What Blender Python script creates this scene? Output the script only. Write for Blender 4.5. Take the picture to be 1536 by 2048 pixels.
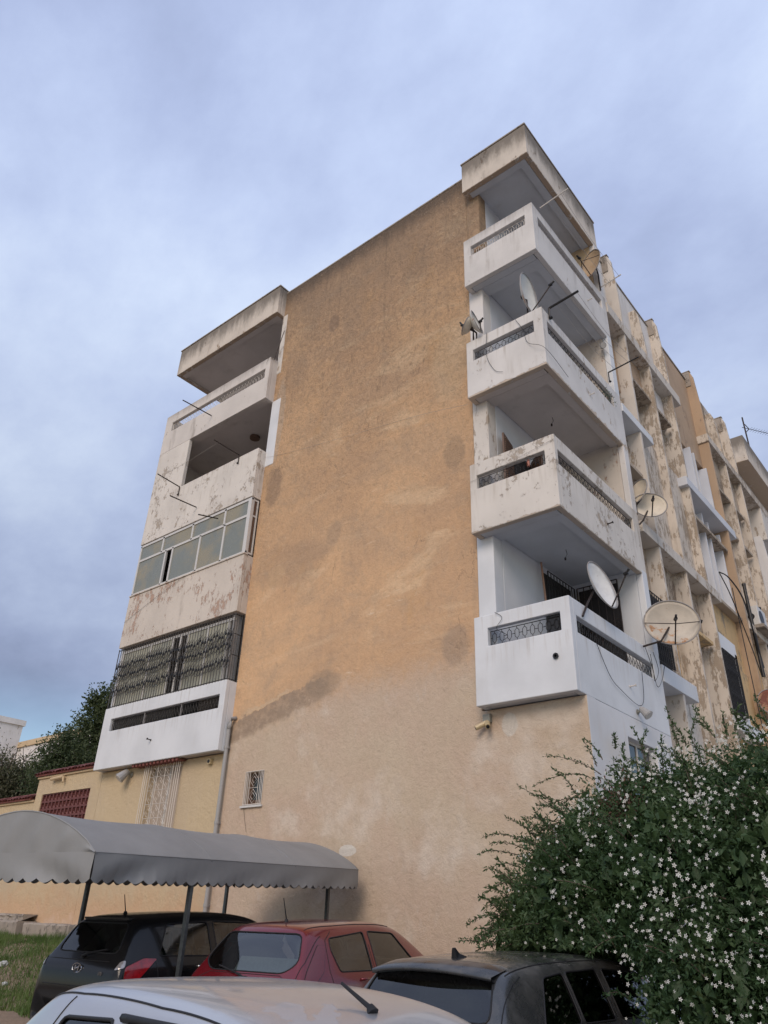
import bpy, bmesh, math, random
import numpy as np
from mathutils import Vector, Matrix
from mathutils.bvhtree import BVHTree
random.seed(7); rng = np.random.default_rng(7)
R_ = math.radians
for o in list(bpy.data.objects): bpy.data.objects.remove(o)
scene = bpy.context.scene
COL = scene.collection

# ---------------------------------------------------------------- camera
cam = bpy.data.cameras.new('camera'); camo = bpy.data.objects.new('camera', cam); COL.objects.link(camo)
cr = Vector((0.77002, 0.63721, 0.03203)); cu = Vector((0.28842, -0.39216, 0.87351)); cf = cr.cross(cu) * -1
M3 = Matrix((cr, cu, -cf)).transposed()
camo.matrix_world = Matrix.Translation((5.216, -11.262, 0)) @ M3.to_4x4()
cam.sensor_fit = 'VERTICAL'; cam.sensor_height = 24; cam.lens = 24 * 1497.41 / 2048
cam.clip_start = .05; cam.clip_end = 3000
scene.camera = camo

# ---------------------------------------------------------------- sky, sun, exposure
SUN_AZ, SUN_EL = 158, 33          # compass-like: from +Y clockwise; light comes from -y, a little +x
world = bpy.data.worlds.new('World'); scene.world = world; world.use_nodes = True
wn = world.node_tree; wn.nodes.clear()
def W(t, **k):
    n = wn.nodes.new(t)
    for a, b in k.items(): setattr(n, a, b)
    return n
L = wn.links.new
out = W('ShaderNodeOutputWorld'); bg = W('ShaderNodeBackground')
sky = W('ShaderNodeTexSky', sky_type='NISHITA'); sky.sun_disc = False
sky.sun_elevation = R_(SUN_EL); sky.sun_rotation = R_(SUN_AZ); sky.altitude = 50; sky.air_density = 1.0; sky.dust_density = .8
tc = W('ShaderNodeTexCoord')
sep = W('ShaderNodeSeparateXYZ'); L(tc.outputs['Generated'], sep.inputs[0])
# flatten clouds toward the horizon: p = dir.xy / (z + .25)
zz = W('ShaderNodeMath', operation='ADD'); L(sep.outputs[2], zz.inputs[0]); zz.inputs[1].default_value = .32
zc = W('ShaderNodeMath', operation='MAXIMUM'); L(zz.outputs[0], zc.inputs[0]); zc.inputs[1].default_value = .06
dx = W('ShaderNodeMath', operation='DIVIDE'); L(sep.outputs[0], dx.inputs[0]); L(zc.outputs[0], dx.inputs[1])
dy = W('ShaderNodeMath', operation='DIVIDE'); L(sep.outputs[1], dy.inputs[0]); L(zc.outputs[0], dy.inputs[1])
cmb = W('ShaderNodeCombineXYZ'); L(dx.outputs[0], cmb.inputs[0]); L(dy.outputs[0], cmb.inputs[1])
n1 = W('ShaderNodeTexNoise'); n1.inputs['Scale'].default_value = 1.05; n1.inputs['Detail'].default_value = 5; n1.inputs['Roughness'].default_value = .5; n1.inputs['Distortion'].default_value = .15
n2 = W('ShaderNodeTexNoise'); n2.inputs['Scale'].default_value = 2.6; n2.inputs['Detail'].default_value = 8; n2.inputs['Roughness'].default_value = .62
n3 = W('ShaderNodeTexNoise'); n3.inputs['Scale'].default_value = .9; n3.inputs['Detail'].default_value = 4; n3.inputs['Roughness'].default_value = .5
mp = W('ShaderNodeMapping'); mp.inputs['Scale'].default_value = (1.15, 1.5, 1); mp.inputs['Rotation'].default_value = (0, 0, R_(35)); mp.inputs['Location'].default_value = (3.1, 1.7, 0)
L(cmb.outputs[0], mp.inputs[0])
L(mp.outputs[0], n1.inputs['Vector']); L(mp.outputs[0], n2.inputs['Vector'])
mp2 = W('ShaderNodeMapping'); mp2.inputs['Location'].default_value = (9.3, 4.2, 0); L(cmb.outputs[0], mp2.inputs[0]); L(mp2.outputs[0], n3.inputs['Vector'])
mx = W('ShaderNodeMath', operation='MULTIPLY_ADD'); L(n2.outputs[0], mx.inputs[0]); mx.inputs[1].default_value = .55; 
L(n1.outputs[0], mx.inputs[2])
ramp = W('ShaderNodeValToRGB'); L(mx.outputs[0], ramp.inputs[0])
el = ramp.color_ramp.elements
el[0].position = .52; el[0].color = (.245, .292, .435, 1)
el[1].position = .98; el[1].color = (.50, .575, .72, 1)
e = ramp.color_ramp.elements.new(.66); e.color = (.305, .362, .53, 1)
e = ramp.color_ramp.elements.new(.80); e.color = (.38, .447, .62, 1)
# brighter overcast toward the zenith
zen = W('ShaderNodeMapRange'); L(sep.outputs[2], zen.inputs[0]); zen.inputs[1].default_value = 0; zen.inputs[2].default_value = 1; zen.inputs[3].default_value = .78; zen.inputs[4].default_value = 1.32
zen.interpolation_type = 'SMOOTHSTEP'
bri = W('ShaderNodeVectorMath', operation='SCALE'); L(ramp.outputs[0], bri.inputs[0]); L(zen.outputs[0], bri.inputs['Scale'])
# thin gap of clear sky low at the horizon
gap = W('ShaderNodeMapRange'); L(sep.outputs[2], gap.inputs[0]); gap.inputs[1].default_value = .16; gap.inputs[2].default_value = .27; gap.inputs[3].default_value = 1; gap.inputs[4].default_value = 0; gap.interpolation_type = 'SMOOTHSTEP'
gn = W('ShaderNodeMapRange'); L(n3.outputs[0], gn.inputs[0]); gn.inputs[1].default_value = .30; gn.inputs[2].default_value = .42
gm = W('ShaderNodeMath', operation='MULTIPLY'); L(gap.outputs[0], gm.inputs[0]); L(gn.outputs[0], gm.inputs[1])
thin = W('ShaderNodeMath', operation='MULTIPLY_ADD'); L(gm.outputs[0], thin.inputs[0]); thin.inputs[1].default_value = .95; thin.inputs[2].default_value = .05
skm = W('ShaderNodeVectorMath', operation='SCALE'); L(sky.outputs[0], skm.inputs[0]); skm.inputs['Scale'].default_value = .10
mixc = W('ShaderNodeMix', data_type='RGBA'); L(thin.outputs[0], mixc.inputs[0]); L(bri.outputs[0], mixc.inputs[6]); L(skm.outputs[0], mixc.inputs[7])
L(mixc.outputs[2], bg.inputs[0]); bg.inputs[1].default_value = 1.0; L(bg.outputs[0], out.inputs[0])

sun = bpy.data.lights.new('sun', 'SUN'); suno = bpy.data.objects.new('sun', sun); COL.objects.link(suno)
sun.energy = 1.5; sun.angle = R_(30); sun.color = (1, .83, .68)
sd = Vector((math.sin(R_(SUN_AZ)) * math.cos(R_(SUN_EL)), math.cos(R_(SUN_AZ)) * math.cos(R_(SUN_EL)), math.sin(R_(SUN_EL))))
suno.rotation_euler = sd.to_track_quat('Z', 'Y').to_euler()
scene.view_settings.view_transform = 'Standard'; scene.view_settings.look = 'None'
scene.view_settings.exposure = 0.30; scene.view_settings.gamma = 1.0; scene.view_settings.use_curve_mapping = False
scene.render.engine = 'CYCLES'

# ---------------------------------------------------------------- node helpers
class G:
    def __init__(s, name):
        s.m = bpy.data.materials.new(name); s.m.use_nodes = True; s.t = s.m.node_tree
        s.b = s.t.nodes['Principled BSDF']; s.o = s.t.nodes['Material Output']
        s.pos = s.n('ShaderNodeNewGeometry').outputs['Position']
        s.sx = None
    def n(s, t, **k):
        x = s.t.nodes.new(t)
        for a, b in k.items(): setattr(x, a, b)
        return x
    def l(s, a, b): s.t.links.new(a, b)
    def put(s, sock, v):
        if isinstance(v, bpy.types.NodeSocket): s.l(v, sock)
        elif isinstance(v, (tuple, list)) and len(v) == 3 and sock.type == 'RGBA': sock.default_value = (*v, 1)
        else: sock.default_value = v
    def noise(s, scale, detail=4, rough=.5, dist=0, sc=None, loc=None, vec=None):
        v = vec or s.pos
        if sc or loc:
            m = s.n('ShaderNodeMapping'); s.l(v, m.inputs[0])
            if sc: m.inputs['Scale'].default_value = sc
            if loc: m.inputs['Location'].default_value = loc
            v = m.outputs[0]
        x = s.n('ShaderNodeTexNoise'); s.l(v, x.inputs['Vector'])
        x.inputs['Scale'].default_value = scale; x.inputs['Detail'].default_value = detail
        x.inputs['Roughness'].default_value = rough; x.inputs['Distortion'].default_value = dist
        return x.outputs[0]
    def mr(s, v, a, b, c=0, d=1, smooth=True):
        x = s.n('ShaderNodeMapRange'); s.put(x.inputs[0], v)
        for i, q in enumerate((a, b, c, d)): x.inputs[i + 1].default_value = q
        if smooth: x.interpolation_type = 'SMOOTHSTEP'
        return x.outputs[0]
    def mix(s, f, a, b, mode='MIX'):
        x = s.n('ShaderNodeMix', data_type='RGBA', blend_type=mode)
        s.put(x.inputs[0], f); s.put(x.inputs[6], a); s.put(x.inputs[7], b); return x.outputs[2]
    def ma(s, op, a, b=0.0, c=0.0):
        x = s.n('ShaderNodeMath', operation=op); s.put(x.inputs[0], a); s.put(x.inputs[1], b); s.put(x.inputs[2], c); return x.outputs[0]
    def xyz(s, i):
        if not s.sx: s.sx = s.n('ShaderNodeSeparateXYZ'); s.l(s.pos, s.sx.inputs[0])
        return s.sx.outputs[i]
    def bump(s, h, strength=.3, dist=.01, prev=None):
        x = s.n('ShaderNodeBump'); s.put(x.inputs['Height'], h); x.inputs['Strength'].default_value = strength; x.inputs['Distance'].default_value = dist
        if prev: s.l(prev, x.inputs['Normal'])
        return x.outputs[0]
    def done(s, col=None, rough=None, nrm=None, metal=None, spec=None):
        if col is not None: s.put(s.b.inputs['Base Color'], col)
        if rough is not None: s.put(s.b.inputs['Roughness'], rough)
        if nrm is not None: s.l(nrm, s.b.inputs['Normal'])
        if metal is not None: s.b.inputs['Metallic'].default_value = metal
        if spec is not None: s.b.inputs['Specular IOR Level'].default_value = spec
        return s.m

def plaster(name, base, under=(.33, .27, .20), peel=0.0, stain=.3, stain_col=(.16, .13, .10), seed=0, grime=None, peel_sc=(1, 1, .45), rough=.85, tint=None, bump=.5, drips=(), chips=()):
    """painted render: uneven coat, vertical run marks, flaked patches showing the undercoat, optional grime band near an edge height"""
    g = G(name)
    off = (seed * 3.7, seed * 1.3, seed * 2.1)
    big = g.noise(.9, 5, .55, loc=off)
    c = g.mix(g.mr(big, .35, .7), base, tuple(x * .88 for x in base))
    if tint: c = g.mix(g.mr(g.noise(.45, 3, .5, loc=off), .5, .72, 0, .8), c, tint)
    st = g.noise(2.2, 6, .6, sc=(1.6, 1.6, .22), loc=off)
    st2 = g.noise(1.1, 4, .6, loc=(off[1], off[0], 4))
    sm = g.ma('MULTIPLY', g.mr(st, .5, .75), g.mr(st2, .42, .62, 0, stain))
    c = g.mix(sm, c, stain_col)
    h = g.noise(55, 4, .6); h2 = g.noise(6, 6, .6, loc=off)
    nb = g.bump(h, .25 * bump * 2, .004); nb = g.bump(h2, .35 * bump * 2, .012, nb)
    if peel > 0:
        pn = g.ma('ADD', g.ma('MULTIPLY', g.noise(6.5, 9, .78, .25, sc=peel_sc, loc=off), .62), g.ma('MULTIPLY', g.noise(1.3, 4, .6, loc=off), .38))
        a = .645 - .25 * peel
        pm = g.mr(pn, a, a + .012, 0, 1)
        uc = g.mix(g.noise(7, 5, .6), under, tuple(x * .62 for x in under))
        c = g.mix(pm, c, uc)
        nb = g.bump(g.ma('SUBTRACT', 1.0, pm), .7, .008, nb)
    for zd in drips:           # rain runs hanging below sills and copings
        dn = g.noise(5.5, 5, .6, sc=(2.4, 2.4, .12), loc=off)
        m_ = g.ma('MULTIPLY', g.ma('MULTIPLY', g.mr(g.xyz(2), zd - .55, zd - .02), g.mr(g.xyz(2), zd + .004, zd, 0, 1, False)), g.mr(dn, .50, .72, .0, .55))
        c = g.mix(m_, c, stain_col)
    for zd, hh in chips:       # edges knocked off, undercoat showing
        cn = g.ma('ADD', g.xyz(2), g.ma('MULTIPLY', g.ma('SUBTRACT', g.noise(4.5, 8, .7, loc=off), .56), hh * 5))
        m_ = g.ma('MULTIPLY', g.mr(cn, zd + hh * .2, zd + hh * .12), g.mr(g.xyz(2), zd + hh * 2.5, zd + hh * 2.4, 0, 1, False))
        m_ = g.ma('MULTIPLY', m_, g.mr(g.xyz(2), zd - .04, zd - .03, 0, 1, False))
        c = g.mix(m_, c, under); nb = g.bump(g.ma('SUBTRACT', 1.0, m_), .8, .01, nb)
    if grime:
        for (z0, z1, amt) in grime:       # z0: where it fades out, z1: full at the edge
            zn = g.ma('ADD', g.xyz(2), g.ma('MULTIPLY', g.ma('SUBTRACT', g.noise(3.5, 7, .7, sc=(1, 1, .3), loc=off), .5), abs(z1 - z0) * 1.7))
            gm_ = g.mr(zn, z0, z1, 0, amt)
            if z1 > z0: gm_ = g.ma('MULTIPLY', gm_, g.mr(g.xyz(2), z1 + .25, z1 + .2, 0, 1, False))
            c = g.mix(gm_, c, (.10, .085, .07))
    return g.done(c, rough, nb, spec=.25)

def simple(name, col, rough=.5, metal=0, var=.15, sc=30, bump=0, spec=.5, spot=None):
    g = G(name)
    c = g.mix(g.mr(g.noise(sc, 4, .6), .3, .7), col, tuple(x * (1 - var) for x in col))
    if spot: c = g.mix(g.mr(g.noise(spot[1], 7, .7), spot[2], spot[2] + .06), c, spot[0])
    nb = g.bump(g.noise(sc * 2, 4, .6), bump, .003) if bump else None
    return g.done(c, rough, nb, metal, spec)

M = {}
# gable: weathered ochre render above, pinkish cream below a ragged repair line
def gable_mat():
    g = G('gable_render')
    X, Z = g.xyz(0), g.xyz(2)
    n_big = g.noise(.28, 5, .6, .4); n_mid = g.noise(1.0, 6, .62, .3); n_str = g.noise(1.8, 6, .6, sc=(1.5, 1, .16))
    och = g.mix(g.mr(n_big, .38, .62), (.68, .44, .255), (.58, .375, .225))
    och = g.mix(g.mr(g.noise(1.25, 9, .72, .5), .46, .66, 0, .45), och, (.44, .32, .22))
    och = g.mix(g.mr(g.noise(.7, 7, .65, .6, sc=(1, 1, .55), loc=(5, 2, 8)), .56, .70, 0, .65), och, (.60, .37, .19))
    och = g.mix(g.mr(g.noise(6.5, 8, .75, .4, loc=(1, 7, 3)), .60, .66, 0, .6), och, (.62, .47, .31))
    och = g.mix(g.mr(n_str, .5, .8, 0, .28), och, (.36, .26, .18))
    och = g.mix(g.mr(g.noise(.42, 6, .6, .6, sc=(.8, 1, 2.2), loc=(6, 1, 9)), .47, .66, 0, .32), och, (.46, .335, .235))
    och = g.mix(g.mr(g.noise(.5, 6, .65, .8, sc=(.7, 1, 1.8), loc=(1, 5, 2)), .54, .68, 0, .55), och, (.76, .56, .36))
    och = g.mix(g.mr(g.noise(9, 8, .78, .3, sc=(1, 1, .6)), .5, .68, 0, .25), och, (.36, .26, .185))
    # dark weathering of the top two metres
    zt = g.ma('ADD', Z, g.ma('MULTIPLY', g.ma('SUBTRACT', g.noise(1.1, 7, .65, sc=(1, 1, .5)), .5), 7.5))
    och = g.mix(g.mr(zt, 11.8, 18.2, 0, .62), och, (.26, .20, .15))
    run = g.noise(2.6, 5, .6, sc=(2.2, 1, .05), loc=(1, 0, 0)); och = g.mix(g.ma('MULTIPLY', g.mr(run, .55, .72), g.mr(g.ma('ADD', Z, g.ma('MULTIPLY', n_mid, 5)), 13.5, 18.5, 0, .38)), och, (.15, .115, .09))
    edge = g.ma('ADD', Z, g.ma('MULTIPLY', g.noise(4, 6, .7, sc=(1, 1, .25)), .9))
    och = g.mix(g.mr(edge, 17.3, 18.1, 0, .75), och, (.09, .075, .065))
    # lower coat
    low = g.mix(g.mr(n_big, .35, .62), (.56, .455, .34), (.55, .42, .32))
    low = g.mix(g.mr(g.noise(.8, 6, .6, loc=(3, 3, 1)), .48, .68, 0, .75), low, (.66, .575, .485))
    low = g.mix(g.mr(g.noise(2.0, 8, .7, .4, loc=(2, 6, 5)), .5, .66, 0, .4), low, (.50, .395, .29))
    low = g.mix(g.mr(g.noise(2.2, 7, .7, .3, sc=(1, 1, .5), loc=(8, 1, 1)), .58, .72, 0, .45), low, (.60, .53, .45))
    low = g.mix(g.mr(n_str, .5, .8, 0, .25), low, (.42, .32, .23))
    low = g.mix(g.mr(g.ma('ADD', Z, g.ma('MULTIPLY', n_mid, 1.6)), 1.2, -.6, 0, .25), low, (.50, .40, .28))
    ln = g.ma('SUBTRACT', Z, g.ma('MULTIPLY', g.ma('SUBTRACT', g.noise(.6, 6, .55, .4, loc=(0, 0, 3)), .5), .7))
    # ragged line climbs from 3.7 at the pipe to 4.6 mid wall, 4.2 at the right
    ln = g.ma('SUBTRACT', ln, g.mr(X, -8.8, -5.8, -.05, .50, False))
    band = g.ma('SUBTRACT', Z, g.mr(X, -8.8, -5.9, 3.86, 4.52, False))
    bj = g.ma('ADD', band, g.ma('MULTIPLY', g.ma('SUBTRACT', g.noise(2.2, 8, .72, .5), .5), .55))
    up = g.mr(g.ma('ADD', ln, g.ma('MULTIPLY', g.ma('SUBTRACT', g.noise(5, 7, .7), .5), .9)), 3.45, 4.35)
    c = g.mix(up, low, och)
    # grey bare-cement repair patch hugging the line at the left end, and damp rings higher up
    pz = g.mr(bj, -.36, -.16, 0, 1); pz2 = g.mr(bj, .24, .20, 0, 1)
    px_ = g.mr(g.ma('ADD', X, g.ma('MULTIPLY', n_mid, 1.0)), -5.2, -5.6, 0, 1)
    pm = g.ma('MULTIPLY', g.ma('MULTIPLY', pz, pz2), px_)
    c = g.mix(g.ma('MULTIPLY', pm, g.mr(g.noise(5, 6, .65), .3, .6, .5, .95)), c, (.33, .25, .185))
    c = g.mix(g.ma('MULTIPLY', g.ma('MULTIPLY', g.mr(bj, .22, .26), g.mr(bj, .36, .30)), g.ma('MULTIPLY', g.mr(X, -8.6, -8.3), g.mr(X, -6.9, -7.2))), c, (.60, .44, .29))
    def blot(cx, cz, rx, rz, col, amt, hard=.12):
        dx_ = g.ma('DIVIDE', g.ma('SUBTRACT', X, cx), rx); dz_ = g.ma('DIVIDE', g.ma('SUBTRACT', Z, cz), rz)
        rr = g.ma('ADD', g.ma('MULTIPLY', dx_, dx_), g.ma('MULTIPLY', dz_, dz_))
        rr = g.ma('ADD', rr, g.ma('MULTIPLY', g.ma('SUBTRACT', g.noise(2.6, 6, .65, .5), .5), 1.6))
        return g.mix(g.mr(rr, 1 + hard * 1.6, 1 - hard * 1.6, 0, amt), c, col)
    c = blot(-7.45, 7.75, 1.25, .55, (.36, .25, .17), .35, .3)
    c = blot(-7.9, 7.55, .30, .30, (.56, .38, .23), .6, .2)
    c = blot(-6.0, 8.2, .22, .34, (.40, .29, .2), .45, .3)
    c = blot(-6.0, 4.55, .5, .28, (.33, .25, .18), .55, .3)
    c = blot(-2.55, 4.75, .32, .38, (.36, .27, .20), .6, .3)
    c = blot(-2.5, 9.1, .28, .40, (.38, .27, .18), .6, .25)
    c = blot(-2.6, 11.6, .5, 1.1, (.62, .46, .30), .5, .4)
    c = blot(-8.4, 10.3, .30, .6, (.33, .23, .16), .7, .3)
    c = blot(-6.6, 15.2, .2, .35, (.30, .21, .15), .7, .2)
    c = blot(-8.55, 12.6, .22, 1.5, (.55, .48, .40), .35)
    c = blot(-1.45, 3.12, .16, .20, (.62, .58, .52), .8, .1)
    c = blot(-5.02, 1.24, .22, .10, (.66, .62, .56), .85, .08)
    # trowelled relief, its shading painted in: dirty hollows darker, ridges lighter, strongest high up
    rl = g.noise(7.5, 9, .8, .35, sc=(1, 1, .75), loc=(2, 0, 5))
    c = g.mix(g.ma('MULTIPLY', g.mr(rl, .53, .40), g.mr(Z, 6, 16, .10, .42)), c, (.25, .185, .13))
    c = g.mix(g.ma('MULTIPLY', g.mr(rl, .56, .68), g.mr(Z, 4, 13, .12, .38)), c, (.68, .52, .36))
    cr1 = g.ma('ABSOLUTE', g.ma('SUBTRACT', g.noise(.55, 7, .6, .6, sc=(1, 1, .55), loc=(9, 9, 1)), .5))
    crk = g.ma('MULTIPLY', g.mr(cr1, .0045, .0015), g.mr(g.noise(.7, 3, .5, loc=(2, 8, 8)), .5, .58, 0, .4)); crk = g.ma('MULTIPLY', crk, g.mr(Z, 4.0, 5.2, .15, 1)); c = g.mix(crk, c, (.15, .11, .08))
    tm_ = g.n('ShaderNodeMapping'); g.l(g.pos, tm_.inputs[0]); tm_.inputs['Rotation'].default_value = (0, R_(38), 0); tm_.inputs['Scale'].default_value = (1, 1, 5)
    c = g.mix(g.ma('MULTIPLY', g.mr(g.noise(2.4, 7, .75, .3, vec=tm_.outputs[0]), .60, .68, 0, .6), g.mr(g.noise(.5, 3, .5, loc=(3, 2, 2)), .45, .6)), c, (.76, .62, .46))
    # left ground floor wall: clean cream-yellow coat
    lf = g.ma('ADD', X, g.ma('MULTIPLY', g.noise(2, 4, .6), .12))
    cy = g.mix(g.mr(g.noise(.5, 4, .5), .4, .7), (.56, .445, .29), (.52, .415, .285))
    cy = g.mix(g.mr(n_str, .52, .8, 0, .3), cy, (.62, .52, .40))
    damp = g.ma('ADD', Z, g.ma('MULTIPLY', g.noise(2.5, 6, .65, .3), 1.6))
    cy = g.mix(g.mr(damp, 1.9, .6, 0, .8), cy, (.56, .35, .21))
    cy = g.mix(g.mr(damp, .95, .45, 0, .6), cy, (.62, .47, .36))
    c = g.mix(g.ma('MULTIPLY', g.mr(lf, -8.78, -8.86), g.mr(Z, 4.1, 4.0, 0, 1, False)), c, cy)
    # ragged low stain & spatter
    hb = g.ma('ADD', g.ma('MULTIPLY', g.noise(38, 3, .6, sc=(1, 1, 1.7)), .8), g.noise(9, 5, .7))
    lowm = g.mr(Z, 4.2, 3.4)
    nb = g.bump(hb, .7, .014); nb = g.bump(g.noise(5, 8, .72, .2), .75, .035, nb)
    g2 = g.noise(2.6, 6, .7, .6, sc=(1, 1, .6), loc=(4, 9, 2))
    nb = g.bump(g.ma('MULTIPLY', rl, g.mr(Z, 5, 14, .25, 1)), 1.0, .09, nb)
    nb = g.bump(up, .2, .01, nb)
    return g.done(c, .92, nb, spec=.2)
M['gable'] = gable_mat()
DR = (4.44, 5.03, 7.74, 8.36, 11.05, 11.64, 14.33, 14.93)
M['white'] = plaster('white_paint_clean', (.66, .68, .705), stain=.14, stain_col=(.42, .39, .36), seed=1, bump=.35, drips=DR)
M['white_used'] = plaster('white_paint_used', (.66, .64, .62), under=(.52, .44, .36), peel=.16, stain=.4, stain_col=(.36, .32, .27), seed=2, drips=DR, chips=((10.077, .09),))
M['white_chip'] = plaster('white_paint_chipped', (.66, .62, .57), under=(.48, .41, .34), peel=.34, stain=.75, stain_col=(.36, .31, .25), seed=3, peel_sc=(1, 1, .8), drips=DR, chips=((6.774, .05),))
M['white_old'] = plaster('white_paint_old', (.60, .55, .49), under=(.46, .37, .28), peel=.36, stain=.6, stain_col=(.24, .20, .16), seed=4, peel_sc=(1, 1, .3))
M['cornice'] = plaster('cornice_paint', (.60, .54, .47), under=(.40, .31, .23), peel=.22, stain=.6, stain_col=(.24, .2, .16), seed=5, grime=[(16.95, 17.75, .78)], chips=((16.755, .028),))
M['lvl4'] = plaster('white_paint_top_floor', (.64, .62, .60), under=(.45, .38, .32), peel=.14, stain=.5, stain_col=(.3, .27, .24), seed=6, grime=[(14.55, 15.05, .3)], drips=DR)
M['lvl4L'] = plaster('white_paint_top_left', (.62, .58, .54), under=(.36, .31, .26), peel=.2, stain=.9, stain_col=(.26, .23, .2), seed=16, grime=[(14.6, 15.1, .45)])
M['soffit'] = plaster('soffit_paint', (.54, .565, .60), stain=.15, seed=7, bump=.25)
M['warm_bounce'] = plaster('soffit_warm_bounce', (.60, .555, .525), stain=.2, seed=8, bump=.25)  # warm light bounced from ground and walls, put into the colour
M['peel'] = plaster('peeling_lime_wash', (.60, .535, .46), under=(.42, .345, .27), peel=.50, stain=.6, stain_col=(.25, .2, .15), seed=9, peel_sc=(1.6, 1.6, .38))
M['peel_low'] = plaster('peeling_lime_wash_low', (.62, .58, .53), under=(.45, .375, .30), peel=.40, stain=.4, stain_col=(.30, .25, .2), seed=10, peel_sc=(1.7, 1.7, .4))
M['brown'] = plaster('bare_brown_render', (.42, .35, .275), under=(.27, .215, .165), peel=.45, stain=.6, stain_col=(.17, .135, .11), seed=11, tint=(.42, .35, .29))
M['ochre'] = plaster('ochre_side_render', (.62, .44, .235), under=(.38, .31, .23), peel=.40, stain=.6, stain_col=(.26, .19, .12), seed=12, peel_sc=(1.5, 1.5, .3))
M['ochre_plain'] = plaster('ochre_stair_render', (.44, .32, .22), under=(.36, .27, .2), peel=.2, stain=.8, stain_col=(.25, .17, .12), seed=13)
M['cream'] = plaster('cream_paint', (.56, .43, .275), stain=.25, stain_col=(.45, .33, .22), seed=14, bump=.4)
M['cream_l2'] = plaster('cream_chipped_paint', (.60, .54, .475), under=(.52, .36, .28), peel=.38, stain=.6, stain_col=(.27, .23, .19), seed=15, peel_sc=(1.6, 1.6, .6))
M['blue_white'] = plaster('shade_cooled_white', (.58, .60, .64), stain=.3, stain_col=(.42, .40, .38), seed=17, bump=.3)  # white cooled and darkened in colour to stand in for shade
M['concrete'] = plaster('rough_concrete', (.33, .285, .24), under=(.22, .19, .16), peel=.45, stain=.7, seed=18, bump=1.0)
M['gf_side'] = plaster('white_lower_side_paint', (.66, .665, .68), stain=.3, stain_col=(.55, .45, .35), seed=19, bump=.35, tint=(.60, .54, .46))
M['iron'] = simple('black_iron', (.022, .021, .022), .45, .3, var=.4, spec=.5)
M['iron_rust'] = simple('rusty_iron', (.045, .032, .028), .6, .3, var=.5, spot=((.16, .07, .04), 12, .62))
M['iron_white'] = simple('white_painted_iron', (.62, .58, .53), .5)
M['iron_grey'] = simple('grey_painted_iron', (.30, .28, .27), .5)
M['iron_maroon'] = simple('maroon_painted_terracotta', (.17, .055, .05), .6, var=.3, bump=.2)
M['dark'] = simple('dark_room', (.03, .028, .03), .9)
M['brown_wood'] = simple('brown_shutter', (.13, .075, .05), .55, var=.3)
M['pvc'] = simple('grey_plastic_pipe', (.34, .335, .33), .45, var=.1)
M['tile'] = simple('terracotta_tile', (.235, .07, .055), .6, var=.4, sc=9, bump=.3)
M['alu'] = simple('painted_aluminium', (.60, .585, .56), .4, 0, var=.1)
M['cable'] = simple('black_cable', (.02, .02, .022), .6)
M['cable_lt'] = simple('pale_cable', (.42, .39, .37), .6)
M['brass'] = simple('cream_spot_metal', (.55, .44, .26), .4, var=.3)
M['lead'] = simple('grey_box_metal', (.25, .25, .22), .6)
def dish_mat(name, base, rust, amt, seed):
    g = G(name); tcx = g.n('ShaderNodeTexCoord').outputs['Object']
    c = g.mix(g.mr(g.noise(3, 5, .6, vec=tcx), .35, .7), base, tuple(x * .82 for x in base))
    z = g.n('ShaderNodeSeparateXYZ'); g.l(tcx, z.inputs[0])
    v = g.ma('ADD', g.noise(6, 8, .7, .5, vec=tcx, loc=(seed, seed * 2, 0)), g.ma('MULTIPLY', z.outputs[1], -.28))
    v = g.ma('ADD', v, g.ma('MULTIPLY', z.outputs[0], -.16))
    m = g.mr(v, .70 - amt, .78 - amt)
    c = g.mix(m, c, g.mix(g.noise(14, 6, .7, vec=tcx), rust, (.50, .30, .15)))
    sp = g.mr(g.noise(34, 3, .5, vec=tcx, loc=(seed, 0, 0)), .70, .74, 0, .8)
    c = g.mix(sp, c, rust)
    return g.done(c, .5, g.bump(m, .3, .002), spec=.4)
M['dish_white'] = dish_mat('dish_white', (.66, .66, .64), (.30, .17, .10), -.12, 1)
M['dish_cream'] = dish_mat('dish_cream', (.68, .61, .50), (.42, .22, .11), 0.02, 3)
M['dish_rusty'] = dish_mat('dish_cream_rusty', (.56, .50, .42), (.36, .15, .06), .10, 5)
M['dish_old'] = dish_mat('dish_grey_orange', (.50, .38, .26), (.46, .24, .10), .16, 9)
M['dish_red'] = dish_mat('dish_rust_red', (.22, .075, .045), (.14, .045, .03), .2, 7)
M['dish_streak'] = dish_mat('dish_white_streaked', (.60, .60, .56), (.34, .10, .05), .07, 11)
# translucent ribbed glass of the enclosed loggia
def glass_frost(name, a, b):
    g = G(name)
    c = g.mix(g.mr(g.noise(.9, 4, .6, sc=(1, 1, .8)), .42, .62), a, b)
    return g.done(c, g.mr(g.noise(3, 3), .3, .7, .22, .42), g.bump(g.noise(160, 2), .15, .002), spec=.6)
M['frost'] = glass_frost('frosted_glass', (.19, .205, .18), (.27, .24, .16))
M['frost2'] = glass_frost('frosted_green_glass', (.36, .35, .27), (.25, .25, .2))
M['cloth'] = None
def cloth():
    g = G('grey_awning_cloth')
    c = g.mix(g.mr(g.noise(.8, 5, .6), .3, .7), (.26, .262, .26), (.215, .217, .215))
    c = g.mix(g.mr(g.noise(3.0, 6, .7, sc=(1, 1, .5)), .55, .8, 0, .3), c, (.2, .19, .18))
    w = g.noise(240, 2); nb = g.bump(w, .12, .001); nb = g.bump(g.noise(2.3, 4, .5, sc=(1, 1, .5)), .35, .04, nb)
    return g.done(c, .62, nb, spec=.35)
M['cloth'] = cloth()
M['post'] = simple('dark_steel_post', (.10, .115, .125), .4, .5, var=.3)

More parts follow.
